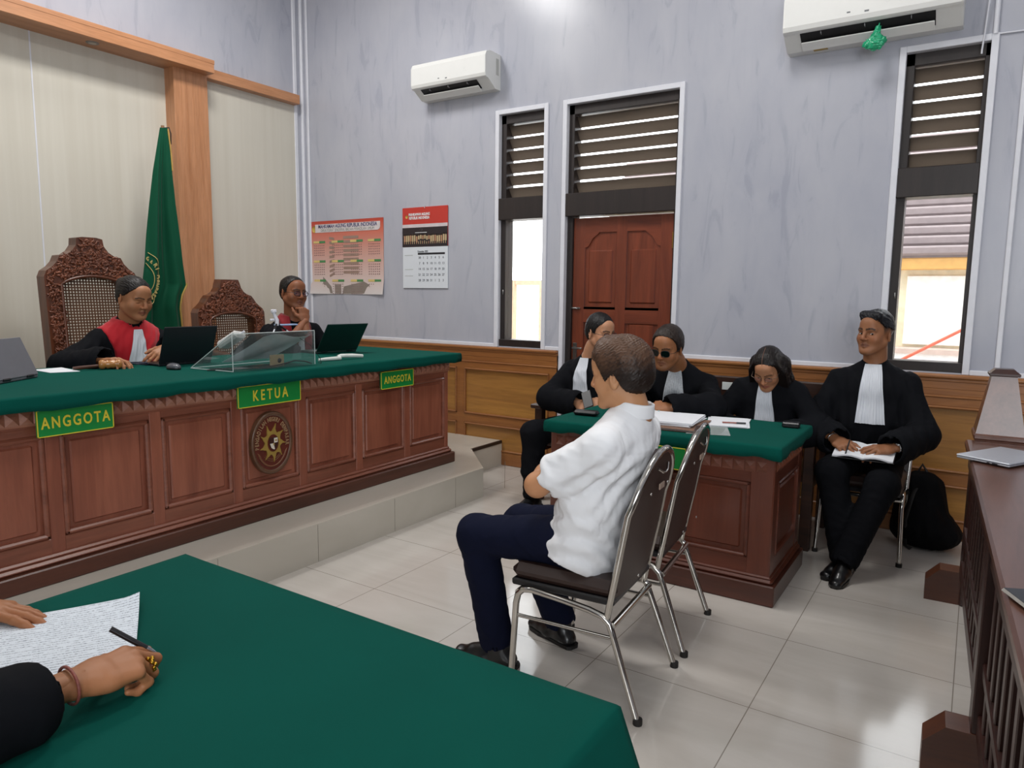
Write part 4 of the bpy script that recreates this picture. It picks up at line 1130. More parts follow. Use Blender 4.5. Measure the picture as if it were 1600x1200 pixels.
class Person:
    def __init__(s, label, hip, yaw, lean=0, S=1.04, tone='#8a5d44', side=0, headpos=None, head=(0, 0, 0), name='person', group=None, width=1.0):
        s.S = S; s.tone = tone; s.hip = np.array(hip, float); a = math.radians(yaw); F0 = np.array([math.cos(a), math.sin(a), 0]); R = np.array([math.sin(a), -math.cos(a), 0])
        l, sd = math.radians(lean), math.radians(side); U = np.array([0, 0, 1])*math.cos(l)+F0*math.sin(l); U = nrm(U+R*math.sin(sd)); s.F = nrm(F0-U*(F0@U)); s.U = U; s.R = np.cross(s.F, s.U)
        s.F0 = F0; s.wd = width
        s.neck = s.hip+U*.505*S; s.chest = s.hip+U*.33*S
        s.sh = {'R': s.hip+U*.400*S+s.R*.172*S*width, 'L': s.hip+U*.400*S-s.R*.172*S*width}
        s.hj = {'R': s.hip+s.R*.088*S, 'L': s.hip-s.R*.088*S}
        s.HR = yawpitch(*head); s.hp = np.array(headpos, float) if headpos is not None else s.neck+(U*.55+np.array([0, 0, .45]))*.160*S+s.F*.02
        s.root = thing(name, label, 'person', tuple(s.hip*[1, 1, 0]), 0, group)
        s.el = {}; s.wr = {}; s.kn = {}; s.an = {}; s.hd = {}; s.shells = []
    def arm(s, side, wrist, hint, fdir=None, back=None, pose='relaxed', u=.285, f=.255, **kw):
        s.el[side], s.wr[side] = ik(s.sh[side], wrist, hint, u*s.S, f*s.S)
        fa = nrm(s.wr[side]-s.el[side]); s.hd[side] = (fa if fdir is None else nrm(fdir), back, pose, kw); return s
    def leg(s, side, ankle, hint, t=.43, c=.42): s.kn[side], s.an[side] = ik(s.hj[side], ankle, hint, t*s.S, c*s.S); return s
    def shell(s, V, F, C): s.shells.append((V, F, C))
    def make_head(s, hw=1.0, scale=1.04, eyes='open', gaze=0, line='short', t_top=.018, t_side=.008, hairc='#15110f', hair2=None, extra=None, seed=1, haironly=None, flow=(1, .16, .30), colors={}, lift=None, strand=.0016, iris=1, hh=.003, **hk):
        HF = head_field(w=hw, eyes=eyes, **hk); nb = (s.neck-s.hp)@s.HR/scale
        HF.cap((0, -.022, -.055), nb*.62+np.array([0, -.012, -.02])*.4, .050, .052, k=.03); HF.cap(nb*.62, nb+np.array([0, 0, -.02]), .052, .066, k=.03)
        V, F = HF.mesh(); C = head_colors(V, s.tone, hw, **{k_: v_ for k_, v_ in colors.items() if k_ != "w"}); s.shell(V*scale@s.HR.T+s.hp, F, C)
        s.hscale = scale; s.hw = hw
        if eyes in ('open', 'half'):
            for sg in (-1, 1):
                m = MB(); c = np.array([sg*.0320*hw, .0735, 0]); vs = []
                m.ell((0, 0, 0), (.0148, .0135, .0118), 0, nu=16, nv=12)
                g = np.array([.0040*gaze, .0105, -.0006 if eyes == 'open' else -.003]); m.ell(tuple(g), (.0066, .0042, .0066), 1, nu=12, nv=8)
                m.v = [tuple((np.array(p)+c)*scale@s.HR.T+s.hp) for p in m.v]; m.build('eye', [M_eye, M_iris], s.root)
        if line:
            Hf = hair_field('short', HL[line] if isinstance(line, str) else line, t_top, t_side, seed, hw, h=hh)
            if extra: extra(Hf)
            rd = ridge(seed, 700, flow, 3); rd2 = wob(seed+9, 45)
            if lift is not None: Hf.disp = lambda P: -lift(P)+strand*2*rd(P)
            else: Hf.disp = lambda P: strand*2.6*rd(P)+.0022*rd2(P)
            V, F = Hf.mesh(); c0, c1 = L3(hairc), L3(hair2 or hairc); tmix = np.clip(.5+.9*rd(V)+.25*rd2(V), 0, 1)[:, None]
            if hair2: tmix = np.clip(tmix*np.clip((V[:, 2:3]-.005)/.07, .05, 1)*1.5, 0, 1)
            s.hair = np_mesh('hair', V*scale@s.HR.T+s.hp, F, M_hair, c0*(1-tmix)+c1*tmix*(1.0 if hair2 else 1.6), s.root)
    def make_hands(s, sides='RL', h=.0026, fore=.07, **kw):
        for q in sides:
            fd, back, pose, k2 = s.hd[q]; bk = np.array([0, 0, 1.0]) if back is None else np.asarray(back, float)
            R = frame(fd, bk); HF = hand_field(q, pose, h, fore=fore, S=s.S, **{**kw, **k2}); V, F = HF.mesh()
            s.shell(V@R.T+s.wr[q], F, hand_color(s.tone)(V)); s.hR = getattr(s, 'hR', {}); s.hR[q] = R
    def body(s, shrink=.0, arms=True, bare=None):
        B = Field(.012); S = s.S; w_ = s.wd
        B.ecap(s.hip-s.U*.02, s.hip+s.U*.16*S, (.145*w_, .10), (.125*w_, .09), s.R, k=.05); B.ecap(s.hip+s.U*.16*S, s.hip+s.U*.36*S, (.125*w_, .09), (.145*w_, .10), s.R, k=.05)
        B.ecap(s.hip+s.U*.36*S, s.neck-s.U*.03, (.14*w_, .095), (.075, .06), s.R, k=.05); B.cap(s.neck-s.U*.04, s.neck+(s.hp-s.neck)*.4, .055, .047, k=.03)
        for q in s.el: B.cap(s.neck-s.U*.06, s.sh[q], .05, .05, k=.04); B.cap(s.sh[q], s.el[q], .046, .036, k=.03); B.cap(s.el[q], s.wr[q], .036, .022, k=.02)
        for q in s.kn: B.cap(s.hj[q], s.kn[q], .075, .052, k=.05); B.cap(s.kn[q], s.an[q], .05, .035, k=.03)
        V, F = B.mesh(); s.shell(V, F, L3(s.tone)[None].repeat(len(V), 0))
        if bare:
            B = Field(.0045)
            for q in bare:
                B.cap(s.sh[q]+(s.el[q]-s.sh[q])*.35, s.el[q], .047, .041, k=.02); B.cap(s.el[q]+(s.el[q]-s.sh[q])*.02, s.el[q]+(s.wr[q]-s.el[q])*.35, .042, .043, k=.03); B.cap(s.el[q]+(s.wr[q]-s.el[q])*.35, s.wr[q], .042, .027, k=.03)
            V, F = B.mesh(); s.shell(V, F, hand_color(s.tone)(V*0.3))
        o = 0; Vs = []; Fs = []; Cs = []
        for V, F, C in s.shells: Vs.append(V); Fs.append(F+o); Cs.append(C); o += len(V)
        return np_mesh('body', np.concatenate(Vs), np.concatenate(Fs), M_skin, np.concatenate(Cs), s.root)
    def tl(s, P):    # torso coordinates: right, forward, up from the neck base
        return (np.asarray(P)-s.neck)@np.stack([s.R, s.F, s.U], 1)
    def torso_prims(s, B, e, belly):
        S = s.S; w_ = s.wd
        B.ecap(s.hip+s.U*.0, s.hip+s.U*.18*S+s.F*.01, (.165*w_+e, .125+e+belly), (.155*w_+e, .115+e+belly), s.R, k=.06)
        B.ecap(s.hip+s.U*.18*S+s.F*.01, s.hip+s.U*.36*S+s.F*.005, (.155*w_+e, .112+e+belly), (.150*w_+e, .100+e), s.R, k=.06)
        B.ecap(s.hip+s.U*.36*S, s.neck-s.U*.055, (.148*w_+e*.8, .088+e), (.080+e*.3, .055+e*.3), s.R, k=.05)
        B.cap(s.neck-s.U*.035-s.F*.01, s.neck+s.U*.022-s.F*.004, .070, .062, k=.02)
    def robe_field(s, h=.0075, loose=1.0, skirt=True, legdrop=.55, seed=1, sleeves='RL', fold=.010, belly=0.0, cuff=.045, bell=1.0):
        B = Field(h); S = s.S; e = .026*loose; D = np.array([0, 0, -1.0])
        for q in s.el:
            B.cap(s.neck-s.U*.045-s.F*.012, s.sh[q]-s.U*.004, .058, .050+e*.25, k=.06)
            if q not in sleeves: continue
            fa = nrm(s.wr[q]-s.el[q]); end = s.wr[q]-fa*(cuff-.03)
            B.cap(s.sh[q], s.el[q], .050+e*.3, .056+e*.7, k=.05); B.cap(s.el[q], end, .056+e*.7, .054+e*1.2*bell, k=.05)
            dn = nrm(D-fa*(D@fa)+1e-6); B.cap(s.el[q]+dn*.02*loose, end+dn*.042*loose*bell-fa*.02, .05, .046, k=.06)
        for q in sleeves:
            if q in s.el:
                fa = nrm(s.wr[q]-s.el[q]); B.cap(s.wr[q]-fa*cuff, s.wr[q]+fa*.16, .036+e*.8*bell, .075, k=.010, op='s')
        s.torso_prims(B, e, belly)
        if skirt:
            for q in s.kn:
                B.cap(s.hj[q], s.kn[q], .105, .085, k=.07)
                if legdrop: B.cap(s.kn[q], s.kn[q]+(s.an[q]-s.kn[q])*legdrop, .083, .088, k=.06)
        cut = [(s.neck+s.U*.0, s.neck+s.U*.12+s.F*.01)]
        B.cap(*cut[0], .054, .062, k=.008, op='s')
        r1 = ridge(seed, 120, (1, 1, .3), 3, .8); r2 = ridge(seed+5, 55, (1, 1, .35), 2, .9); r3 = wob(seed+7, 9)
        B.disp = lambda P: fold*(r1(P)*.25*(1+r3(P))+r2(P)*.9)*np.clip((np.linalg.norm(P-s.neck, axis=1)-.08)/.06, 0, 1)
        rim = lambda P: (lambda q: q[:, 2]-.034-5*np.clip(np.hypot(q[:, 0], q[:, 1])-.12, 0, 1))(s.tl(P))
        B.clips.append(rim)
        s.TF = Field(h); s.torso_prims(s.TF, e, belly)
        for q in s.el: s.TF.cap(s.neck-s.U*.045-s.F*.012, s.sh[q]-s.U*.004, .058, .050+e*.25, k=.06)
        s.TF.cap(*cut[0], .054, .062, k=.008, op='s'); s.TF.disp = B.disp; s.TF.clips.append(rim)
        return B
    def add_robe(s, mat_, **kw):
        s.RF = s.robe_field(**kw); V, F = s.RF.mesh(); return np_mesh('robe', V, F, mat_, None, s.root)
    def project(s, pts, off):
        P = np.array(pts, float); d = -s.F
        for _ in range(40):
            v = s.TF.eval(P)-off; P = P+d*np.clip(v, -.02, .04)[:, None]*.8
        return P
    def add_jabot(s, mat_, L=.27, w0=.033, w1=.075, pleats=9, amp=.0035, skew=0, top=.012, name='jabot', off=.006, tilt=0.0):
        nu, nv = 41, 26; pts = []; am = []
        for j in range(nv):
            v = j/(nv-1); hw = w0+(w1-w0)*v**.8
            for i in range(nu):
                u = i/(nu-1)*2-1; pts.append(s.neck+s.U*(top-L*v)+s.R*(u*hw+skew*v)+s.F*.30); am.append((u, v))
        Q = s.project(pts, off)
        rows = [[Q[j*nu+i]+s.F*(amp*math.cos(am[j*nu+i][0]*PI*pleats)*(.35+.65*min(1, am[j*nu+i][1]*2))) for i in range(nu)] for j in range(nv)]
        m = MB(); m.sheet([[Vector(p) for p in r] for r in rows], 0, .003, nrm=-np.array(s.F)); return m.build(name, mat_, s.root)
    def add_stole(s, mat_, region, off=.010, name='red_stole', h=None):
        B = s.TF; B2 = Field(h or B.h); B2.p = B.p; B2.disp = B.disp; B2.off = off; B2.clips = [region]+B.clips; V, F = B2.mesh(); return np_mesh(name, V, F, mat_, None, s.root)
    def add_trousers(s, mat_, hem=.03, r=(.098, .074, .066), seed=2, h=.0065, fold=.007):
        B = Field(h); B.ecap(s.hip-s.U*.03-s.R*.05, s.hip-s.U*.03+s.R*.05, (.12, .115), (.12, .115), s.U, k=.05)
        for q in s.kn:
            B.cap(s.hj[q], s.kn[q], r[0], r[1], k=.05); e = s.an[q]+nrm(s.kn[q]-s.an[q])*hem*0; B.cap(s.kn[q], e, r[1], r[2], k=.04)
            B.cap(e, e+nrm(e-s.kn[q])*.09, r[2]*.8, r[2]*.8, k=.008, op='s')
        rr = ridge(seed, 90, (1, 1, .8), 3, .8); B.disp = lambda P: fold*rr(P); V, F = B.mesh(); return np_mesh('trousers', V, F, mat_, None, s.root)
    def add_shoe(s, q, fdir, mat_, pitch=0, L=.27, sole=True):
        f = np.array([*fdir, 0.0]) if len(fdir) == 2 else np.array(fdir, float); R = frame(f, (0, 0, 1)); a = s.an[q]; B = Field(.004); zf = -(a[2]-.004)
        P = lambda x, y, z: R@np.array([x, y, z])+a*[1, 1, 0]+np.array([0, 0, .002 if pitch == 0 else a[2]-.085])
        if pitch:
            Rp = yawpitch(math.degrees(math.atan2(f[1], f[0])), pitch); P = lambda x, y, z: Rp@np.array([x, y, z-.085])+a
        B.ecap(P(0, -.06, .028), P(0, .05, .028), (.036, .030), (.040, .030), P(1, 0, 0)-P(0, 0, 0), k=.02)
        B.ecap(P(0, .05, .028), P(.0, .165, .022), (.043, .028), (.032, .022), P(1, 0, 0)-P(0, 0, 0), k=.02)
        B.cap(P(0, -.025, .06), P(0, -.015, .10), .040, .042, k=.03); B.cap(P(0, .03, .06), P(0, .10, .038), .03, .026, k=.03)
        n = P(0, 0, 1)-P(0, 0, 0); o = P(0, 0, .002); B.clips.append(lambda X: -((X-o)@n))
        V, F = B.mesh(); sh = np_mesh('shoe', V, F, mat_, None, s.root)
        if sole:
            m = MB(); pts = [(-.034, -.085), (-.037, -.03), (-.038, .04), (-.045, .09), (-.038, .15), (-.015, .185), (.015, .185), (.038, .15), (.045, .09), (.038, .04), (.037, -.03), (.034, -.085), (.018, -.098), (-.018, -.098)]
            vs = [tuple(P(x, y, z)) for z in (.0, .014) for x, y in pts]; n_ = len(pts)
            m.add(vs, [list(range(n_)), list(range(n_, 2*n_))[::-1]]+[(i, n_+i, n_+(i+1) % n_, (i+1) % n_) for i in range(n_)]); m.build('sole', M_rubber, sh)
        return sh
    def hl(s, p): return tuple(np.array(p)*s.hscale@s.HR.T+s.hp)     # head coordinates to world
    def add_glasses(s, rim, lens, y=.101, r=(.023, .017), dark=False, thick=None):
        w = s.hw; g = MB()
        for sg in (-1, 1):
            c = np.array([sg*.0325*w, y, .000]); P = []
            for i in range(20):
                a = 2*PI*i/20; ca, sa = math.cos(a), math.sin(a); k = (abs(ca)**3+abs(sa)**3)**(-1/3)
                P.append(s.hl(c+np.array([r[0]*ca*k*.92, -.10*(abs(c[0]+r[0]*ca)-.03)*1.2 if 1 else 0, r[1]*sa*k*.92])))
            g.tube(P, thick or (.0013 if not dark else .002), 6, closed=True)
            l = MB(); l.add(P, [list(range(20))]); l.build('lens', lens, s.root)
            g.tube([s.hl((sg*(.0325*w+r[0]), y-.006, .003)), s.hl((sg*.077*w, y-.02, .004)), s.hl((sg*.082*w, .0, .004)), s.hl((sg*.078*w, -.02, -.006))], .0016, 6)
        g.tube([s.hl((-.011, y, .002)), s.hl((0, y+.003, .004)), s.hl((.011, y, .002))], .0013, 6)
        return g.build('glasses', rim, s.root)
    def bracelet(s, q, r, t, mat_, name, along=-.025, ez=.8, n=24, face=None):
        R = s.hR[q]; c = s.wr[q]+R@np.array([0, along, 0]); m = MB()
        m.tube([tuple(c+R@np.array([r*math.cos(2*PI*i/n), 0, r*ez*math.sin(2*PI*i/n)])) for i in range(n)], t, 6, closed=True)
        if face:
            X = Matrix(R.tolist()).to_4x4(); X.translation = Vector(c+R@np.array([0, 0, r*ez])); m.lathe([(0, .006), (face, .006), (face*1.1, .002), (face*1.1, -.004)], 16, 0, X)
        return m.build(name, mat_, s.root)
# ------------------------------------------------------------------ the people in the courtroom
M_robe = cloth('black_robe', '#101115', .85, 0, 500, .1)
M_robesat = plain('black_satin', '#1b1c23', .38, var=.1)
M_red = cloth('bright_red_satin', '#b3202a', .55, .2, 400, .06)
M_dred = cloth('dark_red_satin', '#7c1a22', .5, .2, 400, .08)
M_bef = cloth('white_pleated_band', '#d3d7de', .8, .1, 500, .03)
M_lace = cloth('white_lace_band', '#bfc3c8', .85, .1, 130, .16, 90)
M_shirt = cloth('white_shirt', '#f0f1f4', .8, 0, 900, .01)
M_navy = cloth('navy_trousers', '#12162a', .85, 0, 700, .08)
M_blackt = cloth('black_trousers', '#0e0f13', .85, 0, 700, .08)
M_shoe = plain('black_leather', '#0f0f11', .3, var=.1, coat=.2)
M_lensd = plain('dark_lens', '#060607', .12)
M_lensc = clear('clear_lens', (.97, .97, 1), milk=.06, milkcol=(.35, .30, .6), const=.05)
M_rimb = plain('black_frame', '#0e0e10', .3)
M_rimg = plain('thin_metal_frame', '#8a7a6a', .3, .8)
M_gold2 = plain('gold_jewellery', '#c69a3a', .28, 1)
M_steel = plain('steel_watch', '#b4b6b8', .25, 1)

# ---- judge in the middle
p = Person('person in black robe with bright red stole on the tallest carved chair, eyes lowered', (-4.53, 2.44, .785), 2, 9, tone='#a5714f', headpos=(-4.37, 2.44, 1.452), head=(7, -17, 0), group=None, width=1.02)
p.arm('R', (-4.12, 2.10, 1.098), (-4.42, 1.93, 1.02), fdir=(.9, .42, .12), back=(-.2, .1, 1), pose='relaxed')
p.arm('L', (-4.12, 2.50, 1.155), (-4.30, 2.85, 1.02), fdir=(.22, -.86, -.42), back=(.65, -.1, .75), pose='soft')
p.leg('R', (-4.2, 2.33, .31), (-4, 2.3, 1)).leg('L', (-4.2, 2.55, .31), (-4, 2.6, 1))
def bunx(F): F.ell((0, -.115, .05), (.040, .032, .040), k=.02)
p.make_head(hw=1.05, jaw=1.10, full=.008, eyes='closed', nose=1.15, line='woman', t_top=.012, t_side=.008, extra=bunx, colors=dict(lip='#7d4038', lashz=-.006, browk=.8), hairc='#120e0d', seed=4)
p.make_hands(fat=1.06); p.body()
p.add_robe(M_robe, loose=1.1, legdrop=0, seed=3, belly=.02)
def bib(P):
    q = p.tl(P); x, y, z = q.T; W_ = np.interp(z, [-.6, -.30, -.16, -.05, .05], [.125, .128, .14, .178, .178])
    return np.maximum.reduce([np.abs(x)-W_, z-.02, -(y+.05)-np.clip((z+.05)*1.5, 0, .06), .072-np.hypot(x, (y-.005)*.9)-np.clip(-(z+.03)*2, 0, 1)])
p.add_stole(M_red, bib, .013)
p.add_jabot(M_bef, .235, .026, .062, 5, .0008, .035, -.03, 'white_band', .016)
p.bracelet('R', .034, .012, cloth('grey_sleeve', '#5b6066', .9), 'grey_cuff', -.05, .85)
MB().ell(p.hl((-.083, -.004, -.036)), (.004, .004, .004), 0, None, 10, 8).build('earring', M_steel, p.root)

# ---- judge on the right, chin on his fist
p = Person('person in glasses with chin resting on a fist, dark red stole over black robe', (-4.50, 3.70, .785), -14, 12, tone='#855338', headpos=(-4.36, 3.655, 1.492), head=(-6, -3, 3))
p.arm('R', (-4.165, 3.595, 1.285), (-4.15, 3.3, .9), fdir=(-.25, .12, .96), back=(.95, -.15, .3), pose='fist')
p.arm('L', (-4.07, 3.74, 1.10), (-4.34, 4.0, 1.0), fdir=(.7, -.7, 0), back=(0, 0, 1), pose='relaxed')
p.leg('R', (-4.15, 3.56, .31), (-4, 3.5, 1)).leg('L', (-4.15, 3.8, .31), (-4, 3.9, 1))
p.make_head(hw=1.03, jaw=1.1, full=.004, eyes='open', gaze=0, nose=1.2, line='recede', t_top=.007, t_side=.005, colors=dict(lip='#5a3029', w=1.03, stubble=.3), hairc='#100d0c', seed=6)
p.make_hands(fat=1.08); p.body(bare='R')
p.add_robe(M_robe, loose=1.0, legdrop=0, seed=8, sleeves='L')
# the right sleeve has slipped back over the raised elbow
def slv(q=p):
    B = Field(.0075); B.cap(q.sh['R'], q.el['R'], .068, .082, k=.05); fa = nrm(q.wr['R']-q.el['R']); B.cap(q.el['R'], q.el['R']+fa*.05, .082, .086, k=.05); B.cap(q.el['R']+fa*.055, q.el['R']+fa*.2, .07, .085, k=.01, op='s')
    r1 = ridge(3, 110, n=3); B.disp = lambda P: .009*r1(P); V, F = B.mesh(); np_mesh('sleeve', V, F, M_robe, None, q.root)
slv()
def lapel(P):
    q = p.tl(P); x, y, z = q.T; ax = np.abs(x); c = np.interp(z, [-.5, -.3, -.12, .0, .05], [.072, .075, .082, .085, .085])
    return np.maximum.reduce([np.abs(ax-c)-.032, z-.03, -(y+.03)-np.clip((z+.06), 0, .05)])
p.add_stole(M_dred, lapel, .019)
p.add_jabot(M_bef, .30, .024, .055, 6, .001, .0, -.05, 'white_band', .013)
p.add_glasses(M_rimb, M_lensc, .104, (.0255, .018), thick=.0024)

# ---- judge at the near end, almost out of the picture
p = Person('person in a black robe at the left edge behind the grey laptop', (-4.62, 1.50, .785), 0, 4, tone='#7a4e38', head=(0, -12, 0))
p.arm('R', (-4.15, 1.40, 1.10), (-4.3, 1.0, 1.0), fdir=(.9, .4, 0)).arm('L', (-4.16, 1.53, 1.10), (-4.42, 1.95, 1.0), fdir=(.8, -.55, -.1), pose='relaxed')
p.leg('R', (-4.2, 1.4, .31), (-4, 1.4, 1)).leg('L', (-4.2, 1.6, .31), (-4, 1.6, 1))
p.make_head(line='short', colors=dict()); p.make_hands(); p.body(); p.add_robe(M_robe, legdrop=0, seed=12)

# ---- the man in the white shirt
p = Person('person in white short-sleeved shirt and navy trousers with crossed arms on a chrome chair', (-1.20, 2.425, .575), 182, -17, tone='#bf8b64', headpos=(-1.095, 2.425, 1.208), head=(180, -8, 3), width=1.12)
p.arm('L', (-1.355, 2.465, .850), (-1.5, 1.9, .60), fdir=(.18, .97, .06), back=(-.9, .2, .35), pose='grip')
p.arm('R', (-1.305, 2.37, .800), (-1.3, 3.1, .6), fdir=(.52, -.85, -.06), back=(-.85, -.45, .25), pose='grip')
p.leg('L', (-1.545, 2.285, .105), (-2.2, 2.2, .6)).leg('R', (-1.43, 2.60, .105), (-2.2, 2.7, .6))
def lift(P):
    x, y, z = P.T; t = np.clip((z-.03)/.06, 0, 1)
    return .0034*ridge(21, 800, (1, .10, .14), 3)(P)*(.5+t)+t*.006*(.6+wob(8, 25)(P))+.010*np.exp(-((y-.055)/.04)**2)*t
p.make_head(hw=1.02, eyes='open', line=[(-.13, -.080), (-.07, -.075), (-.035, -.050), (-.012, .010), (.012, .004), (.030, -.012), (.040, .02), (.058, .060), (.085, .070), (.13, .074)], t_top=.030, t_side=.013, hairc='#1a120f', hair2='#5a4030', lift=lift, seed=21, hh=.0026, colors=dict(w=1.02, lip='#9a6257'))
p.make_hands(fat=1.05, fore=.05); p.body(bare='LR')
def shirt(p):
    S = p.S; B = Field(.0055); w_ = 1.12; side = p.R; ends = []
    for q in 'RL':
        u = nrm(p.el[q]-p.sh[q]); end = p.sh[q]+u*.205; ends.append((end, u))
        B.cap(p.neck-p.U*.050, p.sh[q], .056, .060, k=.06); B.cap(p.sh[q], end, .064, .080, k=.05); B.cap(end-u*.010, end+u*.2, .056, .085, k=.006, op='s')
    B.ecap(p.hip-p.U*.03, p.hip+p.U*.16*S+p.F*.012, (.205*w_, .168), (.176*w_, .132), side, k=.06)
    B.ecap(p.hip+p.U*.16*S+p.F*.012, p.hip+p.U*.36*S, (.176*w_, .132), (.176*w_, .118), side, k=.06)
    B.ecap(p.hip+p.U*.36*S, p.neck-p.U*.050, (.168*w_, .108), (.088, .066), side, k=.06)
    B.cap(p.neck-p.U*.03, p.neck+p.U*.034-p.F*.004, .070, .060, k=.014)
    B.cap(p.neck+p.U*.004, p.neck+p.U*.14, .050, .056, k=.006, op='s')
    r1, r2, r3 = ridge(31, 60, (1, 1, .8), 3, .8), ridge(33, 130, (.8, .8, .8), 3, .8), wob(35, 12)
    sh = p.sh['L']; ax = nrm(p.el['L']-sh)
    def disp(P):
        q = p.tl(P); x, y, z = q.T
        yoke = np.exp(-((z+.115)/.0035)**2)*(y < -.02)*.0022
        seam = np.exp(-((np.abs(x)-.172)/.0035)**2)*(z < -.05)*.0022
        t = (P-sh)@ax; pull = .006*np.sin((z*.8-x*.7+y*.6)*70+2.2*np.sin(P@np.array([7, 11, 6])))*np.exp(-((z+.22)/.13)**2)
        low = np.clip((-z-.33)/.12, 0, 1)*.005*np.sin(z*75+x*22+4*np.sin(x*9+1)+2*np.sin(y*15))
        keep = np.clip((np.linalg.norm(P-p.neck, axis=1)-.07)/.05, .1, 1)
        for e_, u_ in ends: keep = keep*np.clip(np.abs((P-e_)@u_)/.02+np.clip(np.linalg.norm(P-e_, axis=1)-.09, 0, 1)*40, .15, 1)
        return (.008*r1(P)*(.7+.3*r3(P))+.0035*r2(P)+pull+low)*keep+yoke+seam
    B.disp = disp; hm = p.hip-p.U*.075
    B.clips.append(lambda P: (lambda q: q[:, 2]-.034-5*np.clip(np.hypot(q[:, 0], q[:, 1])-.11, 0, 1))(p.tl(P)))
    B.clips.append(lambda P: -((P-hm)@p.U)+.012*np.sin((P-hm)@p.R*18)-.02*np.cos(((P-hm)@p.R)*9))
    V, F = B.mesh(); return np_mesh('shirt', V, F, M_shirt, None, p.root)
shirt(p)
# turned-down collar
def collar(p):
    B = Field(.0040); B.cap(p.neck+p.U*.004-p.F*.004, p.neck+p.U*.060-p.F*.004, .078, .062, k=.01); B.cap(p.neck+p.U*-.02-p.F*.003, p.neck+p.U*.16-p.F*.003, .050, .060, k=.004, op='s')
    B.clips.append(lambda P: (lambda q: np.maximum(q[:, 2]-.040+q[:, 1]*.15, -.018-q[:, 2]-q[:, 1]*.25))(p.tl(P)))
    V, F = B.mesh(); np_mesh('collar', V, F, M_shirt, None, p.root)
collar(p)
p.add_trousers(M_navy, r=(.104, .078, .070), seed=41, fold=.008)
p.add_shoe('L', (-.98, -.15), M_shoe); p.add_shoe('R', (-.95, .3), M_shoe)
p.bracelet('R', .033, .005, plain('dark_strap', '#2a1d16', .5), 'bracelet', -.015, .8)

# ---- lawyer at the left end of the table
p = Person('person in black robe at the left table end holding a black phone in both hands', (-2.27, 4.60, .555), -100, 8, tone='#bb8868', headpos=(-2.185, 4.47, 1.245), head=(-22, -8, 0))
p.arm('R', (-2.262, 4.31, .765), (-2.75, 4.4, .8), fdir=(.72, -.35, -.15), back=(-.25, -.6, .75), pose='grip')
p.arm('L', (-2.045, 4.31, .785), (-1.7, 4.6, .8), fdir=(-.85, -.25, -.12), back=(.25, -.65, .7), pose='grip')
p.leg('R', (-2.55, 4.20, .10), (-2.7, 3.9, .9)).leg('L', (-2.28, 4.24, .10), (-2.25, 3.9, .9))
p.make_head(eyes='open', line='short', t_top=.022, t_side=.006, hairc='#100f10', seed=14, colors=dict(lip='#8a564c'))
p.make_hands(fore=.06); p.body(); p.add_robe(M_robe, loose=1.15, legdrop=.62, seed=16, fold=.012)
p.add_jabot(M_bef, .25, .035, .07, 8, .003, 0, .0)
p.add_trousers(M_blackt); p.add_shoe('R', (-.12, -.99), M_shoe); p.add_shoe('L', (.1, -.99), M_shoe)
p.add_glasses(M_rimb, M_lensc, .104)
p.bracelet('L', .030, .006, M_steel, 'watch', -.03, .8, face=.014)

# ---- lawyer in sunglasses
p = Person('person in dark sunglasses and black robe with lace band leaning over the papers', (-1.60, 4.60, .555), -88, 21, tone='#9b6745', headpos=(-1.605, 4.235, 1.185), head=(-93, -16, 4), S=1.06)
p.arm('L', (-1.475, 3.995, .845), (-1.15, 4.2, .8), fdir=(-.95, -.22, .05), back=(.15, -.6, .8), pose='grip')
p.arm('R', (-1.75, 4.04, .845), (-2.2, 4.3, .8), fdir=(.85, -.45, 0), back=(-.1, -.4, .9), pose='relaxed')
p.leg('R', (-1.70, 4.22, .10), (-1.75, 3.9, .9)).leg('L', (-1.48, 4.22, .10), (-1.45, 3.9, .9))
p.make_head(hw=1.0, jaw=1.02, eyes='open', line=[(-.13, -.075), (-.07, -.060), (-.035, -.035), (-.012, .012), (.012, -.01), (.028, -.008), (.036, .04), (.055, .078), (.078, .092), (.13, .098)], t_top=.020, t_side=.011, hairc='#16110f', hair2='#2e241f', seed=18, scale=1.07, colors=dict(lip='#74463a', stubble=.55))
p.make_hands(fore=.07); p.body(); p.add_robe(M_robe, loose=1.15, legdrop=.5, seed=20, fold=.013)
p.add_jabot(M_lace, .29, .036, .088, 9, .004, .0, .012)
p.add_glasses(M_rimb, M_lensd, .106, (.0265, .020), True)
p.bracelet('L', .033, .006, M_steel, 'watch', -.035, .8, face=.016)
MB().tube([tuple(p.wr['L']+p.hR['L']@np.array([.010+.010*math.cos(t), .118, .010*math.sin(t)])) for t in np.linspace(0, 6.28, 13)], .0028, 6).build('ring', M_steel, p.root)
p.add_trousers(M_blackt); p.add_shoe('R', (-.1, -.99), M_shoe); p.add_shoe('L', (.1, -.99), M_shoe)

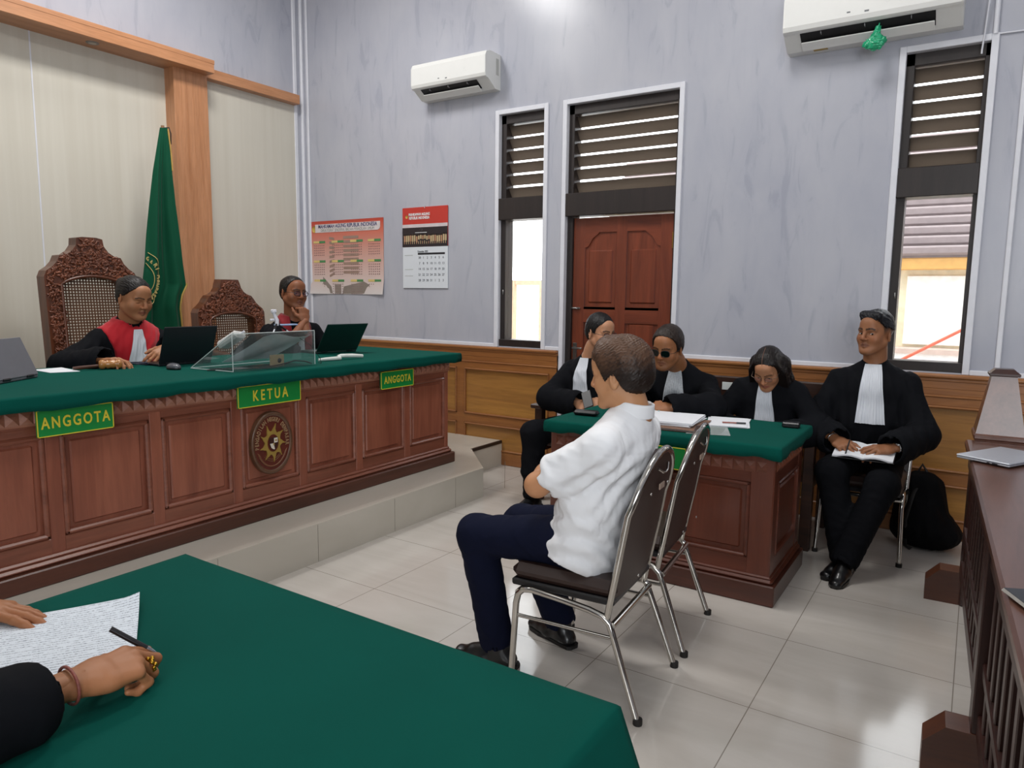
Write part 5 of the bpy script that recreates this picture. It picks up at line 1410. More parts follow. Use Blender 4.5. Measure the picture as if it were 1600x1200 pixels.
# ---- woman lawyer with long hair
p = Person('person in thin-framed glasses and black robe with head bowed near the small black box', (-1.06, 4.64, .545), -90, 12, tone='#b47f5e', headpos=(-1.045, 4.44, 1.075), head=(-93, -36, 0), S=.98, width=.95)
p.arm('L', (-.93, 4.30, .70), (-.6, 4.5, .7), fdir=(-.7, -.6, -.2), back=(0, -.2, 1)).arm('R', (-1.16, 4.30, .70), (-1.5, 4.5, .7), fdir=(.7, -.6, -.2), back=(0, -.2, 1))
p.leg('R', (-1.15, 4.22, .10), (-1.15, 3.9, .9)).leg('L', (-.97, 4.22, .10), (-.97, 3.9, .9))
def longhair(F):
    g = p.HR.T@np.array([0, 0, -1.0])
    for s_ in (-1, 1):
        a_ = np.array([s_*.078, .012, .0]); F.cap(a_, a_+g*.13, .026, .036, k=.02); F.cap(a_+g*.13, a_+g*.27+np.array([s_*.012, -.02, 0]), .036, .022, k=.03); b_ = np.array([s_*.07, -.05, 0]); F.cap(b_, b_+g*.24, .045, .040, k=.03)
    for s_ in (-1, 1):
        F.cap((s_*.050, .040, .075), (s_*.082, .020, -.005), .016, .020, k=.02); F.cap((s_*.082, .020, -.005), (s_*.092, .000, -.12), .022, .026, k=.02)
        F.cap((s_*.070, -.05, .0), (s_*.085, -.055, -.14), .045, .038, k=.03); F.cap((s_*.085, -.05, -.12), (s_*.090, -.03, -.22), .036, .022, k=.03)
    F.cap((0, -.07, .0), (0, -.10, -.17), .07, .06, k=.04)
    F.cap((0, .075, .118), (0, -.03, .155), .0035, .0035, k=.008, op='s')
line_w = [(-.2, -.4), (.0, -.4), (.010, -.30), (.022, -.26), (.035, .00), (.046, .055), (.064, .074), (.085, .086), (.13, .09)]
p.make_head(hw=.96, eyes='half', jaw=.94, nose=.9, line=line_w, t_top=.016, t_side=.012, extra=longhair, hairc='#120d0c', hair2=None, seed=24, scale=1.0, colors=dict(lashz=-.003, browk=.8, lip='#9c4b46'), flow=(1, .5, .10), strand=.0018)
MB().tube([p.hl((0, .085+.0, .092)), p.hl((0, .068, .118)), p.hl((0, .03, .139)), p.hl((0, -.02, .146))], .0022, 6, ry=.5).build('hair_parting', plain('scalp', '#8a6350', .6), p.root)
p.make_hands(); p.body(); p.add_robe(M_robe, loose=1.05, legdrop=.5, seed=26)
p.add_jabot(M_bef, .28, .030, .062, 9, .0035, -.01, .005)
p.add_glasses(M_rimg, M_lensc, .103, (.022, .016))
p.add_shoe('R', (0, -1), M_shoe); p.add_shoe('L', (0, -1), M_shoe)

# ---- young lawyer by the right window
p = Person('person in black robe by the right window with open notebook on lap, looking aside', (-.494, 4.70, .585), -90, 2, tone='#926244', headpos=(-.500, 4.66, 1.297), head=(-117, 1, 0), S=1.07)
p.arm('R', (-.635, 4.36, .705), (-.95, 4.7, .72), fdir=(.68, -.68, -.25), back=(-.1, -.45, .9), pose='pen')
p.arm('L', (-.335, 4.34, .695), (-.09, 4.72, .70), fdir=(-.88, -.44, -.14), back=(.05, -.35, .93), pose='soft')
p.leg('R', (-.525, 4.16, .105), (-.75, 3.6, .8)).leg('L', (-.50, 4.06, .115), (-.15, 3.6, .8))
def fade(P):
    x, y, z = P.T; ln = np.interp(y, [-.13, -.07, -.035, -.012, .012, .028, .034, .05], [-.075, -.06, -.035, .012, -.004, -.012, .02, .05])
    return np.clip((z-ln)/.03, 0, 1)*(y < .05)*(np.abs(x) > .03)*.75
def quiff(F): F.cap((-.045, .055, .100), (.045, .055, .104), .020, .022, k=.03)
p.make_head(hw=.99, jaw=1.04, eyes='open', gaze=-1.2, extra=quiff, nose=1.12, line=[(-.13, .03), (-.07, .02), (-.035, .025), (-.012, .035), (.012, .035), (.028, .035), (.040, .050), (.055, .070), (.085, .078), (.13, .082)], t_top=.026, t_side=.007, hairc='#0f0f13', seed=28, scale=1.05, colors=dict(lip='#6a4038', browk=1.25, shave=fade))
p.make_hands(fore=.08); p.body(); p.add_robe(M_robe, loose=1.25, legdrop=0, seed=30, fold=.013, skirt=False)
p.add_jabot(M_bef, .335, .043, .078, 10, .0032, -.012, .0)
p.add_trousers(M_blackt, r=(.105, .082, .072), seed=43)
p.add_shoe('R', (-.35, -.93), M_shoe); p.add_shoe('L', (-.15, -.98), M_shoe, -12)
p.bracelet('L', .032, .006, M_steel, 'watch', -.025, .8, face=.019)
p.bracelet('R', .031, .004, M_steel, 'bracelet', -.02, .8)

# ---- the writing person in the foreground
p = Person('person in black robe writing at the green foreground table with bead bracelet', (-1.52, .02, .575), 84, 8, tone='#a46d49', head=(75, -25, 0))
p.arm('R', (-1.215, .552, .848), (-.95, .2, .72), fdir=(.0, .99, -.06), back=(.22, .0, .97), pose='pen', thumb=None)
p.arm('L', (-1.775, .585, .825), (-2.2, .3, .8), fdir=(.86, .50, -.10), back=(-.1, .1, 1), pose='flat')
p.leg('R', (-1.42, .42, .10), (-1.4, .9, .9)).leg('L', (-1.62, .42, .10), (-1.6, .9, .9))
p.make_head(line='woman', colors=dict()); 
p.make_hands(h=.0019, fore=.14, spread=.45, fr=(.030, .026), fat=1.08); p.body(); p.add_robe(M_robe, loose=.30, bell=.35, legdrop=.3, seed=33, fold=.006, cuff=.115, h=.006)
p.add_shoe('R', (0, 1), M_shoe); p.add_shoe('L', (0, 1), M_shoe)
WRITER = p
p = WRITER
p.bracelet('R', .0345, .0028, plain('red_bead_bracelet', '#8a4a40', .5, var=.3, scale=200), 'bead_bracelet', -.018, .84, n=40)
m = MB(); R_ = p.hR['R']; w_ = p.wr['R']
kk = w_+R_@np.array([.0105, .118, -.012]); 
for i in range(14):
    a = 2*PI*i/14; m.ell(tuple(kk+R_@np.array([.0105*math.cos(a), .003*math.sin(i*2.1), .0115*math.sin(a)+.001])), (.0038, .0038, .0038), 0, None, 8, 6)
m.build('gold_ring', M_gold2, p.root)
pen_ = thing('pen', 'black pen in the hand of the writing person', 'pen', (-1.36, .71, .85))
m = MB(); A_ = w_+R_@np.array([-.075, .085, .028]); B_ = w_+R_@np.array([-.012, .150, -.018]); m.tube([tuple(A_), tuple(A_+(B_-A_)*.72)], .0052, 12); m.build('barrel', plain('pen_black', '#17161a', .3), pen_)
m = MB(); m.tube([tuple(A_+(B_-A_)*.72), tuple(B_)], [.005, .0015], 10); m.build('tip', M_steel, pen_)
# ------------------------------------------------------------------ things on the wall
def wall_text(s_, size, x, z, y, mat_, parent, name='lettering', align='CENTER', sx=1.0, space=1.0, bold=0.0):
    return text_mesh(s_, size, .0006, frame_x((1, 0, 0), (0, -1, 0), (x, y, z)) @ Matrix.Diagonal((sx, 1, 1, 1)), name, mat_, parent, align, space, bold)
M_ac = plain('white_ac_plastic', '#e3e3e0', .35, var=.01)
M_acd = plain('ac_outlet_black', '#121214', .5)
def aircon(label, xa, xb, z0, hgt, dep, tagx, sticker=None):
    o = thing('air_conditioner', label, 'air conditioner', ((xa+xb)/2, WY, z0), 0, 'split air conditioners on the back wall')
    yb = WY-.001; d = dep; H = hgt
    prof = [(yb, z0+H), (yb-d*.70, z0+H), (yb-d*.92, z0+H*.94), (yb-d, z0+H*.82), (yb-d*1.0, z0+H*.34), (yb-d*.96, z0+H*.26), (yb-d*.90, z0+H*.235), (yb-d*.80, z0+H*.22), (yb-d*.42, z0+H*.035), (yb-d*.34, z0), (yb, z0)]
    m = MB(); n = len(prof); L = []
    for i, xx in enumerate((xa, xa+.012, xb-.012, xb)):
        k = .985 if i in (0, 3) else 1.0
        L.append([(xx, yb+(y-yb)*k, z0+H/2+(z-z0-H/2)*k) for y, z in prof])
    for i in range(3):
        m.add(L[i]+L[i+1], [(j, (j+1) % n, n+(j+1) % n, n+j) for j in range(n)])
    m.add(L[0], [list(range(n))]); m.add(L[3], [list(range(n))[::-1]])
    m.build('casing', M_ac, o)
    # outlet slot, vanes and flap
    w = xb-xa; a, b = xa+w*.10, xb-w*.14
    p0 = Vector((0, yb-d*.83, z0+H*.235)); p1 = Vector((0, yb-d*.46, z0+H*.06)); nrm_ = Vector((0, -(p0.z-p1.z), (p0.y-p1.y))).normalized()
    nrm_ = Vector((0, -.42, -.9)).normalized()
    q = [p0, p1]; vs = []
    for xx in (a, b):
        for p in q: vs.append((xx, p.y+nrm_.y*.004, p.z+nrm_.z*.004))
    m = MB(); m.add(vs, [(0, 1, 3, 2)]); sl = m.build('air_outlet', M_acd, o)
    for i in range(3):
        xx = a+(b-a)*(i+.5)/3; m = MB(); m.box(xx-.002, xx+.002, p0.y, p1.y-.03, p0.z-.022, p0.z-.006); m.build('vane', plain('vane_grey', '#7b7b7d', .4), sl)
    X = T(0, p1.y-.018, p1.z-.012) @ Matrix.Rotation(-.55, 4, 'X'); m = MB(); m.box(a+.004, b-.004, -.040, .028, -.004, .004, 0, .003, X); m.build('flap', M_ac, o)
    m = MB(); m.lathe([(0, .001), (.016, .001), (.016, 0)], 16, axis='y', c=(tagx, yb-d-.0005, z0+H*.52)); m.build('sticker', plain('sticker_grey', '#8d9296', .5), o)
    m = MB(); m.box(xa+w*.38, xa+w*.40, yb-d-.001, yb-d+.001, z0+H*.40, z0+H*.425); m.box(xa+w*.48, xa+w*.505, yb-d-.001, yb-d+.001, z0+H*.37, z0+H*.40); m.build('indicator', plain('indicator_grey', '#6a6d70', .4), o)
    m = MB(); m.box(xb-.0005, xb+.001, yb-d*.30, yb-d*.12, z0+H*.40, z0+H*.85); m.build('rating_plate', plain('plate_grey', '#b9b9b4', .5), o)
    if sticker: m = MB(); m.box(xa+sticker, xa+sticker+.085, yb-d*.35, yb-d*.2, z0-.001, z0+.0005); m.build('yellow_sticker', plain('old_yellow', '#b89a52', .6), o)
    return o
aircon('white air conditioner above the wall calendars', -4.31, -3.517, 3.193, .288, .225, -3.72)
aircon('larger white air conditioner at the top edge with a green bag hanging from it', -1.19, -.21, 3.085, .33, .24, -.6, .16)
bg_ = thing('plastic_bag', 'small knotted green plastic bag hanging from the air conditioner flap', 'bag', (-.655, 4.99, 2.99))
def bag():
    F = Field(.0045); F.ell((-.655, 4.985, 3.035), (.055, .030, .042), k=.02); F.cap((-.65, 4.985, 3.08), (-.645, 4.985, 3.115), .022, .018, k=.03); F.cap((-.71, 4.985, 3.03), (-.665, 4.985, 3.0), .018, .012, k=.02); F.cap((-.61, 4.985, 3.045), (-.63, 4.985, 3.0), .016, .010, k=.02)
    r = ridge(5, 210, n=3); F.disp = lambda P: .012*r(P); V, Fc = F.mesh()
    t = NT('green_plastic_film'); t.set(base=lin('#1fae7c'), rough=.18, spec=.6, trans=.25); t.b.inputs['Emission Strength'].default_value = 0
    np_mesh('bag_film', V, Fc, t.m, None, bg_)
    MB().tube([(-.645, 4.985, 3.11), (-.64, 4.985, 3.135), (-.64, 5.0, 3.15), (-.64, 5.02, 3.14)], .004, 6).build('knot', plain('green_film_knot', '#2aa879', .3), bg_)
bag()
tag(MB().tube([(-.085, WY-.03, 3.32), (-.092, WY-.035, 3.2), (-.10, WY-.03, 3.05), (-.108, WY-.012, 2.95), (-.108, WY-.012, 2.93)], .005, 8).build('white_cable', M_white), 'thin white cable dropping from the larger air conditioner to the right window', 'cable')
tag(MB().tube([(-.048, WY-.012, 3.03), (-.048, WY-.012, ZC-.01)], .014, 10).build('cable_conduit', M_white), 'vertical white cable conduit above the right window', 'conduit')
tag(MB().tube([(-.06, WY-.01, 3.03), (.3, WY-.008, 3.018), (1.2, WY-.008, 3.01)], .005, 8).build('wall_cable', M_white), 'thin white cable running right from above the right window', 'cable')

# year calendar with a tower block
c1 = thing('year_calendar', 'large red and white year calendar poster with a tower block', 'calendar', (-5.36, WY, 1.48))
xa, xb, z0, z1 = -5.868, -4.855, 1.484, 2.219; yy = WY-.006
def calmat():
    t = NT('printed_poster'); tc = t.n('ShaderNodeTexCoord'); sp = t.n('ShaderNodeSeparateXYZ'); t.l(tc.outputs['Object'], sp.inputs[0])
    mr = t.n('ShaderNodeMapRange'); mr.inputs[1].default_value = z0; mr.inputs[2].default_value = z1; t.l(sp.outputs[2], mr.inputs[0])
    t.l(t.ramp(mr.outputs[0], [(.0, lin('#d9d2d0')), (.25, lin('#d6bdb6')), (.6, lin('#cf9a8c')), (.86, lin('#cc6a55')), (1, lin('#b8402f'))]), t.b.inputs['Base Color']); t.set(rough=.5); return t.m
rows = [[(xa+(xb-xa)*u+(-.012*v*v if u == 0 else 0), yy-.022*max(0, v-.8)*5*(abs(u-.5)*2)**3, z1+(z0-z1)*v) for u in np.linspace(0, 1, 12)] for v in np.linspace(0, 1, 12)]
m = MB(); m.sheet(rows, 0, .0015, nrm=(0, -1, 0)); m.build('sheet', calmat(), c1)
yf = yy-.0022
def flat(mb, x0_, x1_, za, zb, y=None):
    y = yf if y is None else y; mb.box(x0_, x1_, y, y+.0012, za, zb)
bl = MB(); blg = plain('print_grey_brown', '#9b8274', .55); bl2 = plain('print_grey', '#8b8078', .55)
for i in range(9):
    zt = 2.06-i*.043; flat(bl, -5.40, -5.19, zt-.026, zt); 
    bl.add([(-5.60, yf, zt-.0-.012*i*.4), (-5.53, yf, zt-.012), (-5.53, yf, zt-.036), (-5.60, yf, zt-.024-.012*i*.4)], [(3, 2, 1, 0)])
bl.build('tower_print', blg, c1)
bl = MB(); bl.add([(-5.70, yf, 1.66), (-5.58, yf, 1.56), (-5.56, yf, 1.49), (-5.70, yf, 1.49)], [(3, 2, 1, 0)]); bl.add([(-5.40, yf, 1.56), (-5.12, yf, 1.61), (-5.04, yf, 1.575), (-5.06, yf, 1.49), (-5.42, yf, 1.49)], [(4, 3, 2, 1, 0)]); flat(bl, -5.53, -5.44, 1.49, 1.58)
bl.build('podium_print', bl2, c1)
m = MB(); m.prism([(-5.80, 2.105), (-4.93, 2.105), (-4.905, 2.115), (-4.895, 2.135), (-4.895, 2.185), (-4.80-.095, 2.187), (-5.80, 2.187)], yf-.001, yf+.0012, plane='xz'); m.build('title_band', plain('print_white', '#d8cfcf', .5), c1)
M_ink = plain('print_ink_blue', '#3a3d6b', .5); M_inkg = plain('print_ink_grey', '#8a8f86', .5); M_inkb = plain('print_ink_black', '#26262b', .5); M_wh = plain('print_pure_white', '#e6e6e6', .5)
wall_text('MAHKAMAH AGUNG REPUBLIK INDONESIA', .052, -5.345, 2.163, yf-.0015, M_ink, c1, bold=.001, sx=.80)
wall_text('DIREKTORAT JENDERAL BADAN PERADILAN UMUM', .040, -5.345, 2.124, yf-.0015, M_inkg, c1, sx=.80)
m = MB(); m.lathe([(0, .002), (.034, .002), (.034, 0)], 20, axis='y', c=(-5.815, yf, 2.14), X=None); m.build('seal', plain('print_gold', '#c2a24a', .5), c1)
hy, hg, hd = MB(), MB(), MB()
for r_ in range(3):
    for cI in range(4):
        xx = (-5.83, -5.565, -5.30, -5.06)[cI]; zt = (2.02, 1.825, 1.63)[r_]; flat(hy, xx, xx+.085, zt-.022, zt, yf-.001); flat(hg, xx+.085, xx+.17, zt-.022, zt, yf-.001)
        for a in range(5):
            for b in range(6): flat(hd, xx+.008+b*.027, xx+.020+b*.027, zt-.050-a*.024, zt-.042-a*.024, yf-.0006)
hy.build('month_print', plain('print_yellow', '#d8c07a', .5), c1); hg.build('month_print', plain('print_green', '#4f8a55', .5), c1); hd.build('date_print', plain('print_date', '#8c6f6e', .5), c1)

# month calendar with a group picture
c2 = thing('month_calendar', 'month calendar with red heading and dark group picture', 'calendar', (-4.33, WY, 1.55))
xa, xb, z0, z1 = -4.606, -4.068, 1.548, 2.288
m = MB(); m.box(xa, xb, WY-.012, WY-.002, z0, z1-.36, 0, .002); m.build('date_page', plain('page_white', '#d9dee4', .6, var=.01), c2)
m = MB(); m.box(xa, xb, WY-.013, WY-.003, 1.93, z1, 0, .002); m.build('head_sheet', plain('print_red', '#c0392f', .45, var=.02), c2)
yf = WY-.0142
m = MB(); flat(m, xa, xb, 2.105, 2.135); m.build('white_strip', plain('print_strip', '#cfc4c6', .5), c2)
m = MB(); flat(m, xa, xb, 1.93, 2.105); m.build('picture', plain('print_dark', '#2a2327', .4), c2)
rg = random.Random(5); pe = MB(); pl = MB()
for i in range(21):
    xx = xa+.02+i*.0245; hh = rg.uniform(-.006, .006); mb = pe if i % 3 else pl
    flat(mb, xx, xx+.017, 1.975+hh+(.02 if 6 < i < 13 else 0), 2.03+hh, yf-.0012); flat(mb, xx+.002, xx+.008, 1.955, 1.98+hh, yf-.0010)
    mb.lathe([(0, .001), (.0062, .001), (.0062, 0)], 8, axis='y', c=(xx+.008, yf-.001, 2.038+hh))
pe.build('group_print', plain('print_cream', '#c3ab84', .5), c2); pl.build('group_print', plain('print_tan', '#b68a6a', .5), c2)
m = MB(); m.lathe([(0, .001), (.014, .001), (.014, 0)], 14, axis='y', c=(-4.38, yf-.0006, 2.082)); flat(m, -4.45, -4.31, 2.055, 2.06, yf-.0008); m.build('picture_logo', M_wh, c2)
m = MB(); m.lathe([(0, .001), (.016, .001), (.016, 0)], 14, axis='y', c=(-4.552, yf, 2.205)); m.build('seal', plain('print_gold', '#c2a24a', .5), c2)
wall_text('MAHKAMAH AGUNG', .034, -4.40, 2.222, yf-.001, M_wh, c2, sx=.78, bold=.001); wall_text('REPUBLIK INDONESIA', .034, -4.40, 2.19, yf-.001, M_wh, c2, sx=.74, bold=.001)
yf = WY-.0126
wall_text('Desember 2025', .024, -4.36, 1.885, yf-.001, M_inkb, c2, sx=.8)
m = MB(); flat(m, -4.42, -4.10, 1.855, 1.873); m.build('weekday_bar', M_inkb, c2)
days = [30]+list(range(1, 32))+[1, 2, 3]; lm = MB()
for i, d in enumerate(days):
    X = frame_x((1, 0, 0), (0, -1, 0), (-4.398+.0465*(i % 7), yf-.0008, 1.828-.052*(i//7))); merge_mesh(lm, text_mesh(str(d), .030, .0004, X))
lm.build('lettering', plain('print_ink_soft', '#53555e', .5), c2)
m = MB()
for zz in (1.85, 1.72, 1.66): flat(m, -4.58, -4.48, zz, zz+.003)
m.build('note_line', M_inkg, c2)
MB().tube([(-4.335, WY-.004, 2.295), (-4.335, WY-.016, 2.285), (-4.335, WY-.016, 2.272)], .003, 6).build('hanger', M_steel, c2)

# ------------------------------------------------------------------ flag by the pilaster
fl = thing('court_flag', 'dark green court flag with gold ring emblem on a pole before the wooden pilaster', 'flag', (-5.55, 3.40, .221))
FR = [(3.382, 3.425, 2.779), (3.346, 3.438, 2.605), (3.31, 3.440, 2.429), (3.271, 3.450, 2.178), (3.232, 3.469, 1.926), (3.205, 3.487, 1.723), (3.17, 3.512, 1.544), (3.156, 3.470, 1.460), (3.135, 3.452, 1.365), (3.111, 3.467, 1.21), (3.09, 3.478, 1.055), (3.06, 3.48, .80)]
def fsurf(u, z):
    zs = [r[2] for r in FR][::-1]; a = np.interp(z, zs, [r[0] for r in FR][::-1]); b = np.interp(z, zs, [r[1] for r in FR][::-1]); g = np.clip((2.78-z)/.9, 0, 1)
    y = a+(b-a)*u; x = -5.55+.035*g*math.sin(u*9+.6*math.sin(z*2.2))+.012*g*math.sin(u*23+z*1.5)+.03*u
    return (x, y, z)
zz_ = np.concatenate([np.linspace(2.779, 1.56, 40), np.linspace(1.55, .80, 26)])
m = MB(); m.sheet([[fsurf(u, z) for u in np.linspace(0, 1, 40)] for z in zz_], 0, .003, nrm=(1, 0, 0)); cl_ = m.build('cloth', cloth('flag_green', '#0c4a33', .6, .05, 500), fl)
fr_ = MB(); fr_.tube([Vector(fsurf(1.0, z))+Vector((.004, .002, 0)) for z in np.linspace(2.77, 2.45, 8)], .006, 6)
fr_.tube([Vector(fsurf(1.0, z))+Vector((.004, .004, 0)) for z in np.linspace(1.56, 1.46, 8)]+[Vector(fsurf(1.0, z))+Vector((.004, .004, 0)) for z in np.linspace(1.44, .85, 14)], .008, 6)
fr_.build('gold_fringe', plain('gold_fringe', '#b3924a', .7), cl_)
gp = MB()
def fpt(y, z, off=.006):
    zs = [r[2] for r in FR][::-1]; a = np.interp(z, zs, [r[0] for r in FR][::-1]); b = np.interp(z, zs, [r[1] for r in FR][::-1]); p = fsurf((y-a)/(b-a), z); return Vector((p[0]+off, p[1], p[2]))
cy, cz = 3.125, 1.60
def inside(y, z):
    zs = [r[2] for r in FR][::-1]; return y > np.interp(z, zs, [r[0] for r in FR][::-1])+.004
for rad in (.195, .128):
    P = [(cy+rad*.93*math.cos(t), cz+rad*1.22*math.sin(t)) for t in np.linspace(-1.5, 1.5, 40)]; P = [p for p in P if inside(*p)]
    gp.tube([fpt(*p) for p in P], .0032, 6)
for i, ch in enumerate('NEGERI DENPASAR'):
    t = math.radians(66-i*9.2); y, z = cy+.162*.93*math.cos(t), cz+.162*1.22*math.sin(t)
    if ch == ' ' or not inside(y, z): continue
    merge_mesh(gp, text_mesh(ch, .042, .001, frame_x((0, math.sin(t), -math.cos(t)), (1, 0, 0), fpt(y, z, .005)), bold=.002))
gp.build('emblem_lettering', plain('flag_gold', '#b5a465', .6), cl_)
m = MB(); m.tube([(-5.56, 3.425, .60), (-5.56, 3.41, 2.80)], .013, 10); m.tube([(-5.56, 3.425, .24), (-5.56, 3.425, .62)], .018, 10); m.build('pole', wood('flag_pole_wood', '#7d5a3c', '#9a7350', 'z'), fl)
m = MB(); m.lathe([(.0, .0), (.15, 0), (.15, .03), (.05, .05), (.03, .08), (0, .08)], 20, c=(-5.56, 3.425, .221)); m.build('base', M_dbench, fl)
m = MB(); m.tube([(-5.55, 3.41, 2.78), (-5.52, 3.44, 2.785), (-5.52, 3.452, 2.74), (-5.53, 3.455, 2.66)], .005, 6); m.build('cord', plain('black_cord', '#1d1a18', .7), fl)

# ------------------------------------------------------------------ on the judges' bench
ZB = 1.0635
def laptop(label, A, B, tilt, Hh, lidmat, keymat, depth=.22):
    A, B = Vector(A), Vector(B); h = (B-A).normalized(); mm = h.cross(Vector((0, 0, 1))); W_ = (B-A).length
    o = thing('laptop', label, 'laptop', tuple((A+B)/2))
    Xb = Matrix((h, -mm, Vector((0, 0, 1)))).transposed().to_4x4(); Xb.translation = A
    m = MB(Xb); m.box(0, W_, 0, depth, 0, .015, 0, .004); m.box(.03, W_-.03, .03, depth-.09, .0145, .0165, 1, .001); m.build('base', [lidmat, keymat], o)
    a = math.radians(tilt); up = mm*math.sin(a)+Vector((0, 0, 1))*math.cos(a); n_ = mm*math.cos(a)-Vector((0, 0, 1))*math.sin(a)
    Xl = Matrix((h, up, n_)).transposed().to_4x4(); Xl.translation = A+Vector((0, 0, .014))
    m = MB(Xl); m.box(0, W_, 0, Hh, -.004, .004, 0, .003); lid = m.build('lid', lidmat, o)
    m = MB(Xl); m.box(.008, W_-.008, .01, Hh-.008, -.0046, -.0036, 0); m.build('screen', plain('screen_black', '#0b0c10', .15), lid)
    m = MB(Xl); m.tube([(.04, 0, 0), (.09, 0, 0)], .007, 8); m.tube([(W_-.09, 0, 0), (W_-.04, 0, 0)], .007, 8); m.build('hinge', M_black, lid)
    return o, Xl
laptop('grey laptop at the left edge of the judges bench', (-3.735, 1.43, ZB), (-3.907, 1.677, ZB), -23, .20, M_grey, M_black, .20)
laptop('black laptop open before the person with the bright red stole', (-3.95, 2.33, ZB), (-3.945, 2.665, ZB), 20, .228, plain('laptop_black', '#17181d', .32, var=.04), M_black)
_, XL = laptop('dark green laptop open beside the acrylic stand', (-3.929, 3.486, ZB), (-3.881, 3.832, ZB), 36, .248, plain('laptop_dark_green', '#16302b', .35, var=.04), M_grey)
m = MB(); m.sheet([[(-4.06, 1.80, ZB+.001), (-4.02, 1.93, ZB+.001)], [(-4.26, 1.80, ZB+.003), (-4.24, 1.94, ZB+.006)]], 0, .002, nrm=(0, 0, 1), smooth=False); tag(m.build('paper_sheet', M_paper), 'white paper sheet lying beside the grey laptop on the judges bench', 'paper')
# gavel
gv = thing('gavel', 'wooden gavel lying on the judges bench cloth', 'gavel', (-4.03, 2.08, ZB))
M_gav = plain('varnished_gavel', '#a9713a', .22, var=.15, coat=.5); d = Vector((.42, .9, 0)).normalized(); c = Vector((-4.015, 2.09, ZB+.027))
Xg = Matrix((Vector((0, 0, 1)).cross(d), Vector((0, 0, 1)), d)).transposed().to_4x4(); Xg.translation = c
m = MB(Xg); m.lathe([(0, -.058), (.020, -.056), (.026, -.045), (.026, -.032), (.018, -.024), (.024, -.016), (.021, 0), (.024, .016), (.018, .024), (.026, .032), (.026, .045), (.020, .056), (0, .058)], 20); m.build('head', M_gav, gv)
m = MB(); m.tube([c, c+Vector((-.03, -.07, -.008)), c+Vector((-.05, -.14, -.013)), c+Vector((-.06, -.17, -.014))], [.007, .009, .011, .008], 10); m.build('handle', plain('dark_gavel_handle', '#4b2a1c', .3), gv)
# computer mouse, cable
ms = thing('computer_mouse', 'black and grey computer mouse by the acrylic stand', 'mouse', (-3.74, 2.30, ZB))
F_ = Field(.003); F_.ell((-3.745, 2.295, ZB+.012), (.052, .031, .024), k=.01); zz0 = ZB; F_.clips.append(lambda P: zz0-P[:, 2]); V, Fc = F_.mesh(); np_mesh('shell', V, Fc, plain('mouse_grey', '#55565c', .25), None, ms)
m = MB(); m.lathe([(0, .0), (.0505, 0), (.052, .012), (.0, .012)], 24, X=T(-3.745, 2.295, ZB) @ Matrix.Diagonal((1, .6, 1, 1))); m.build('skirt', M_black, ms)
rg = random.Random(2); pts = [(-4.10+.05*math.sin(t*1.3)+.01*rg.random(), 2.26+.055*math.cos(t*.9)+.02*math.sin(t*2.1), ZB+.004+.012*abs(math.sin(t))) for t in np.linspace(0, 13, 60)]
tag(MB().tube(pts, .0035, 6).build('cable_coil', plain('dark_blue_cable', '#23253a', .5)), 'small dark blue tangled cable beside the gavel', 'cable')
# acrylic stand: wedge of clear sheets
M_acr = clear('clear_acrylic', (.97, .98, .98), milk=.025, milkcol=(.8, .85, .85), const=.05); M_edge = plain('acrylic_edge', '#c6d0ce', .2, var=.02)
ac = thing('acrylic_stand', 'clear acrylic wedge stand at the front of the judges bench', 'stand', (-3.52, 2.66, ZB))
xf, ya, yb, zt, xbk = -3.362, 2.40, 2.972, 1.27, -3.70
m = MB(); m.box(xf-.004, xf, ya, yb, ZB, zt); m.build('front_sheet', M_acr, ac)
m = MB(); m.add([(xf-.004, ya, zt), (xf-.004, yb, zt), (xbk, yb, ZB+.004), (xbk, ya-.03, ZB+.004), (xf-.004, ya, zt-.004), (xf-.004, yb, zt-.004), (xbk+.006, yb, ZB), (xbk+.006, ya-.03, ZB)], [(0, 1, 2, 3), (7, 6, 5, 4), (0, 4, 5, 1), (3, 2, 6, 7), (0, 3, 7, 4), (1, 5, 6, 2)]); m.build('sloping_sheet', M_acr, ac)
for i, (y_, dy_) in enumerate(((ya, -.03), (yb, 0))):
    m = MB(); m.add([(xf-.004, y_, ZB), (xf-.004, y_, zt), (xbk, y_+dy_, ZB), (xf-.004, y_+.004, ZB), (xf-.004, y_+.004, zt), (xbk, y_+dy_+.004, ZB)], [(0, 1, 2), (5, 4, 3), (0, 3, 4, 1), (1, 4, 5, 2), (2, 5, 3, 0)]); m.build('side_sheet', M_acr, ac)
e = MB()
for P in ([(xf, ya, ZB+.003), (xf, ya, zt)], [(xf, yb, ZB+.003), (xf, yb, zt)], [(xf, ya, zt), (xf, yb, zt)], [(xf, ya, ZB+.003), (xbk, ya-.03, ZB+.003)], [(xf-.004, ya, zt), (xbk, ya-.03, ZB+.004)], [(xbk, ya-.03, ZB+.004), (xbk, yb, ZB+.004)]): e.tube(P, .0024, 6)
e.build('polished_edge', M_edge, ac)
sl = lambda x: ZB+.004+(x-xbk)/(xf-xbk)*(zt-ZB-.004)      # height of the sloping sheet
ang = math.atan2(zt-ZB, xf-xbk)
wb = thing('power_adapter', 'white plastic adapter box resting on the acrylic stand', 'adapter', (-3.47, 2.49, 1.23))
Xs = T(-3.462, 2.475, sl(-3.462)+.003) @ Matrix.Rotation(-ang, 4, 'Y') @ rotz(.25)
m = MB(Xs); m.box(-.075, .075, -.042, .042, 0, .042, 0, .012); m.build('case', plain('white_plastic', '#cfcecb', .35, var=.02), wb)
m = MB(Xs); m.tube([(.075, 0, .02), (.10, 0, .02)], .006, 8); m.build('cable_socket', M_white, wb)
tb = thing('tablet', 'flat black tablet lying on the slope of the acrylic stand', 'tablet', (-3.5, 2.75, 1.2))
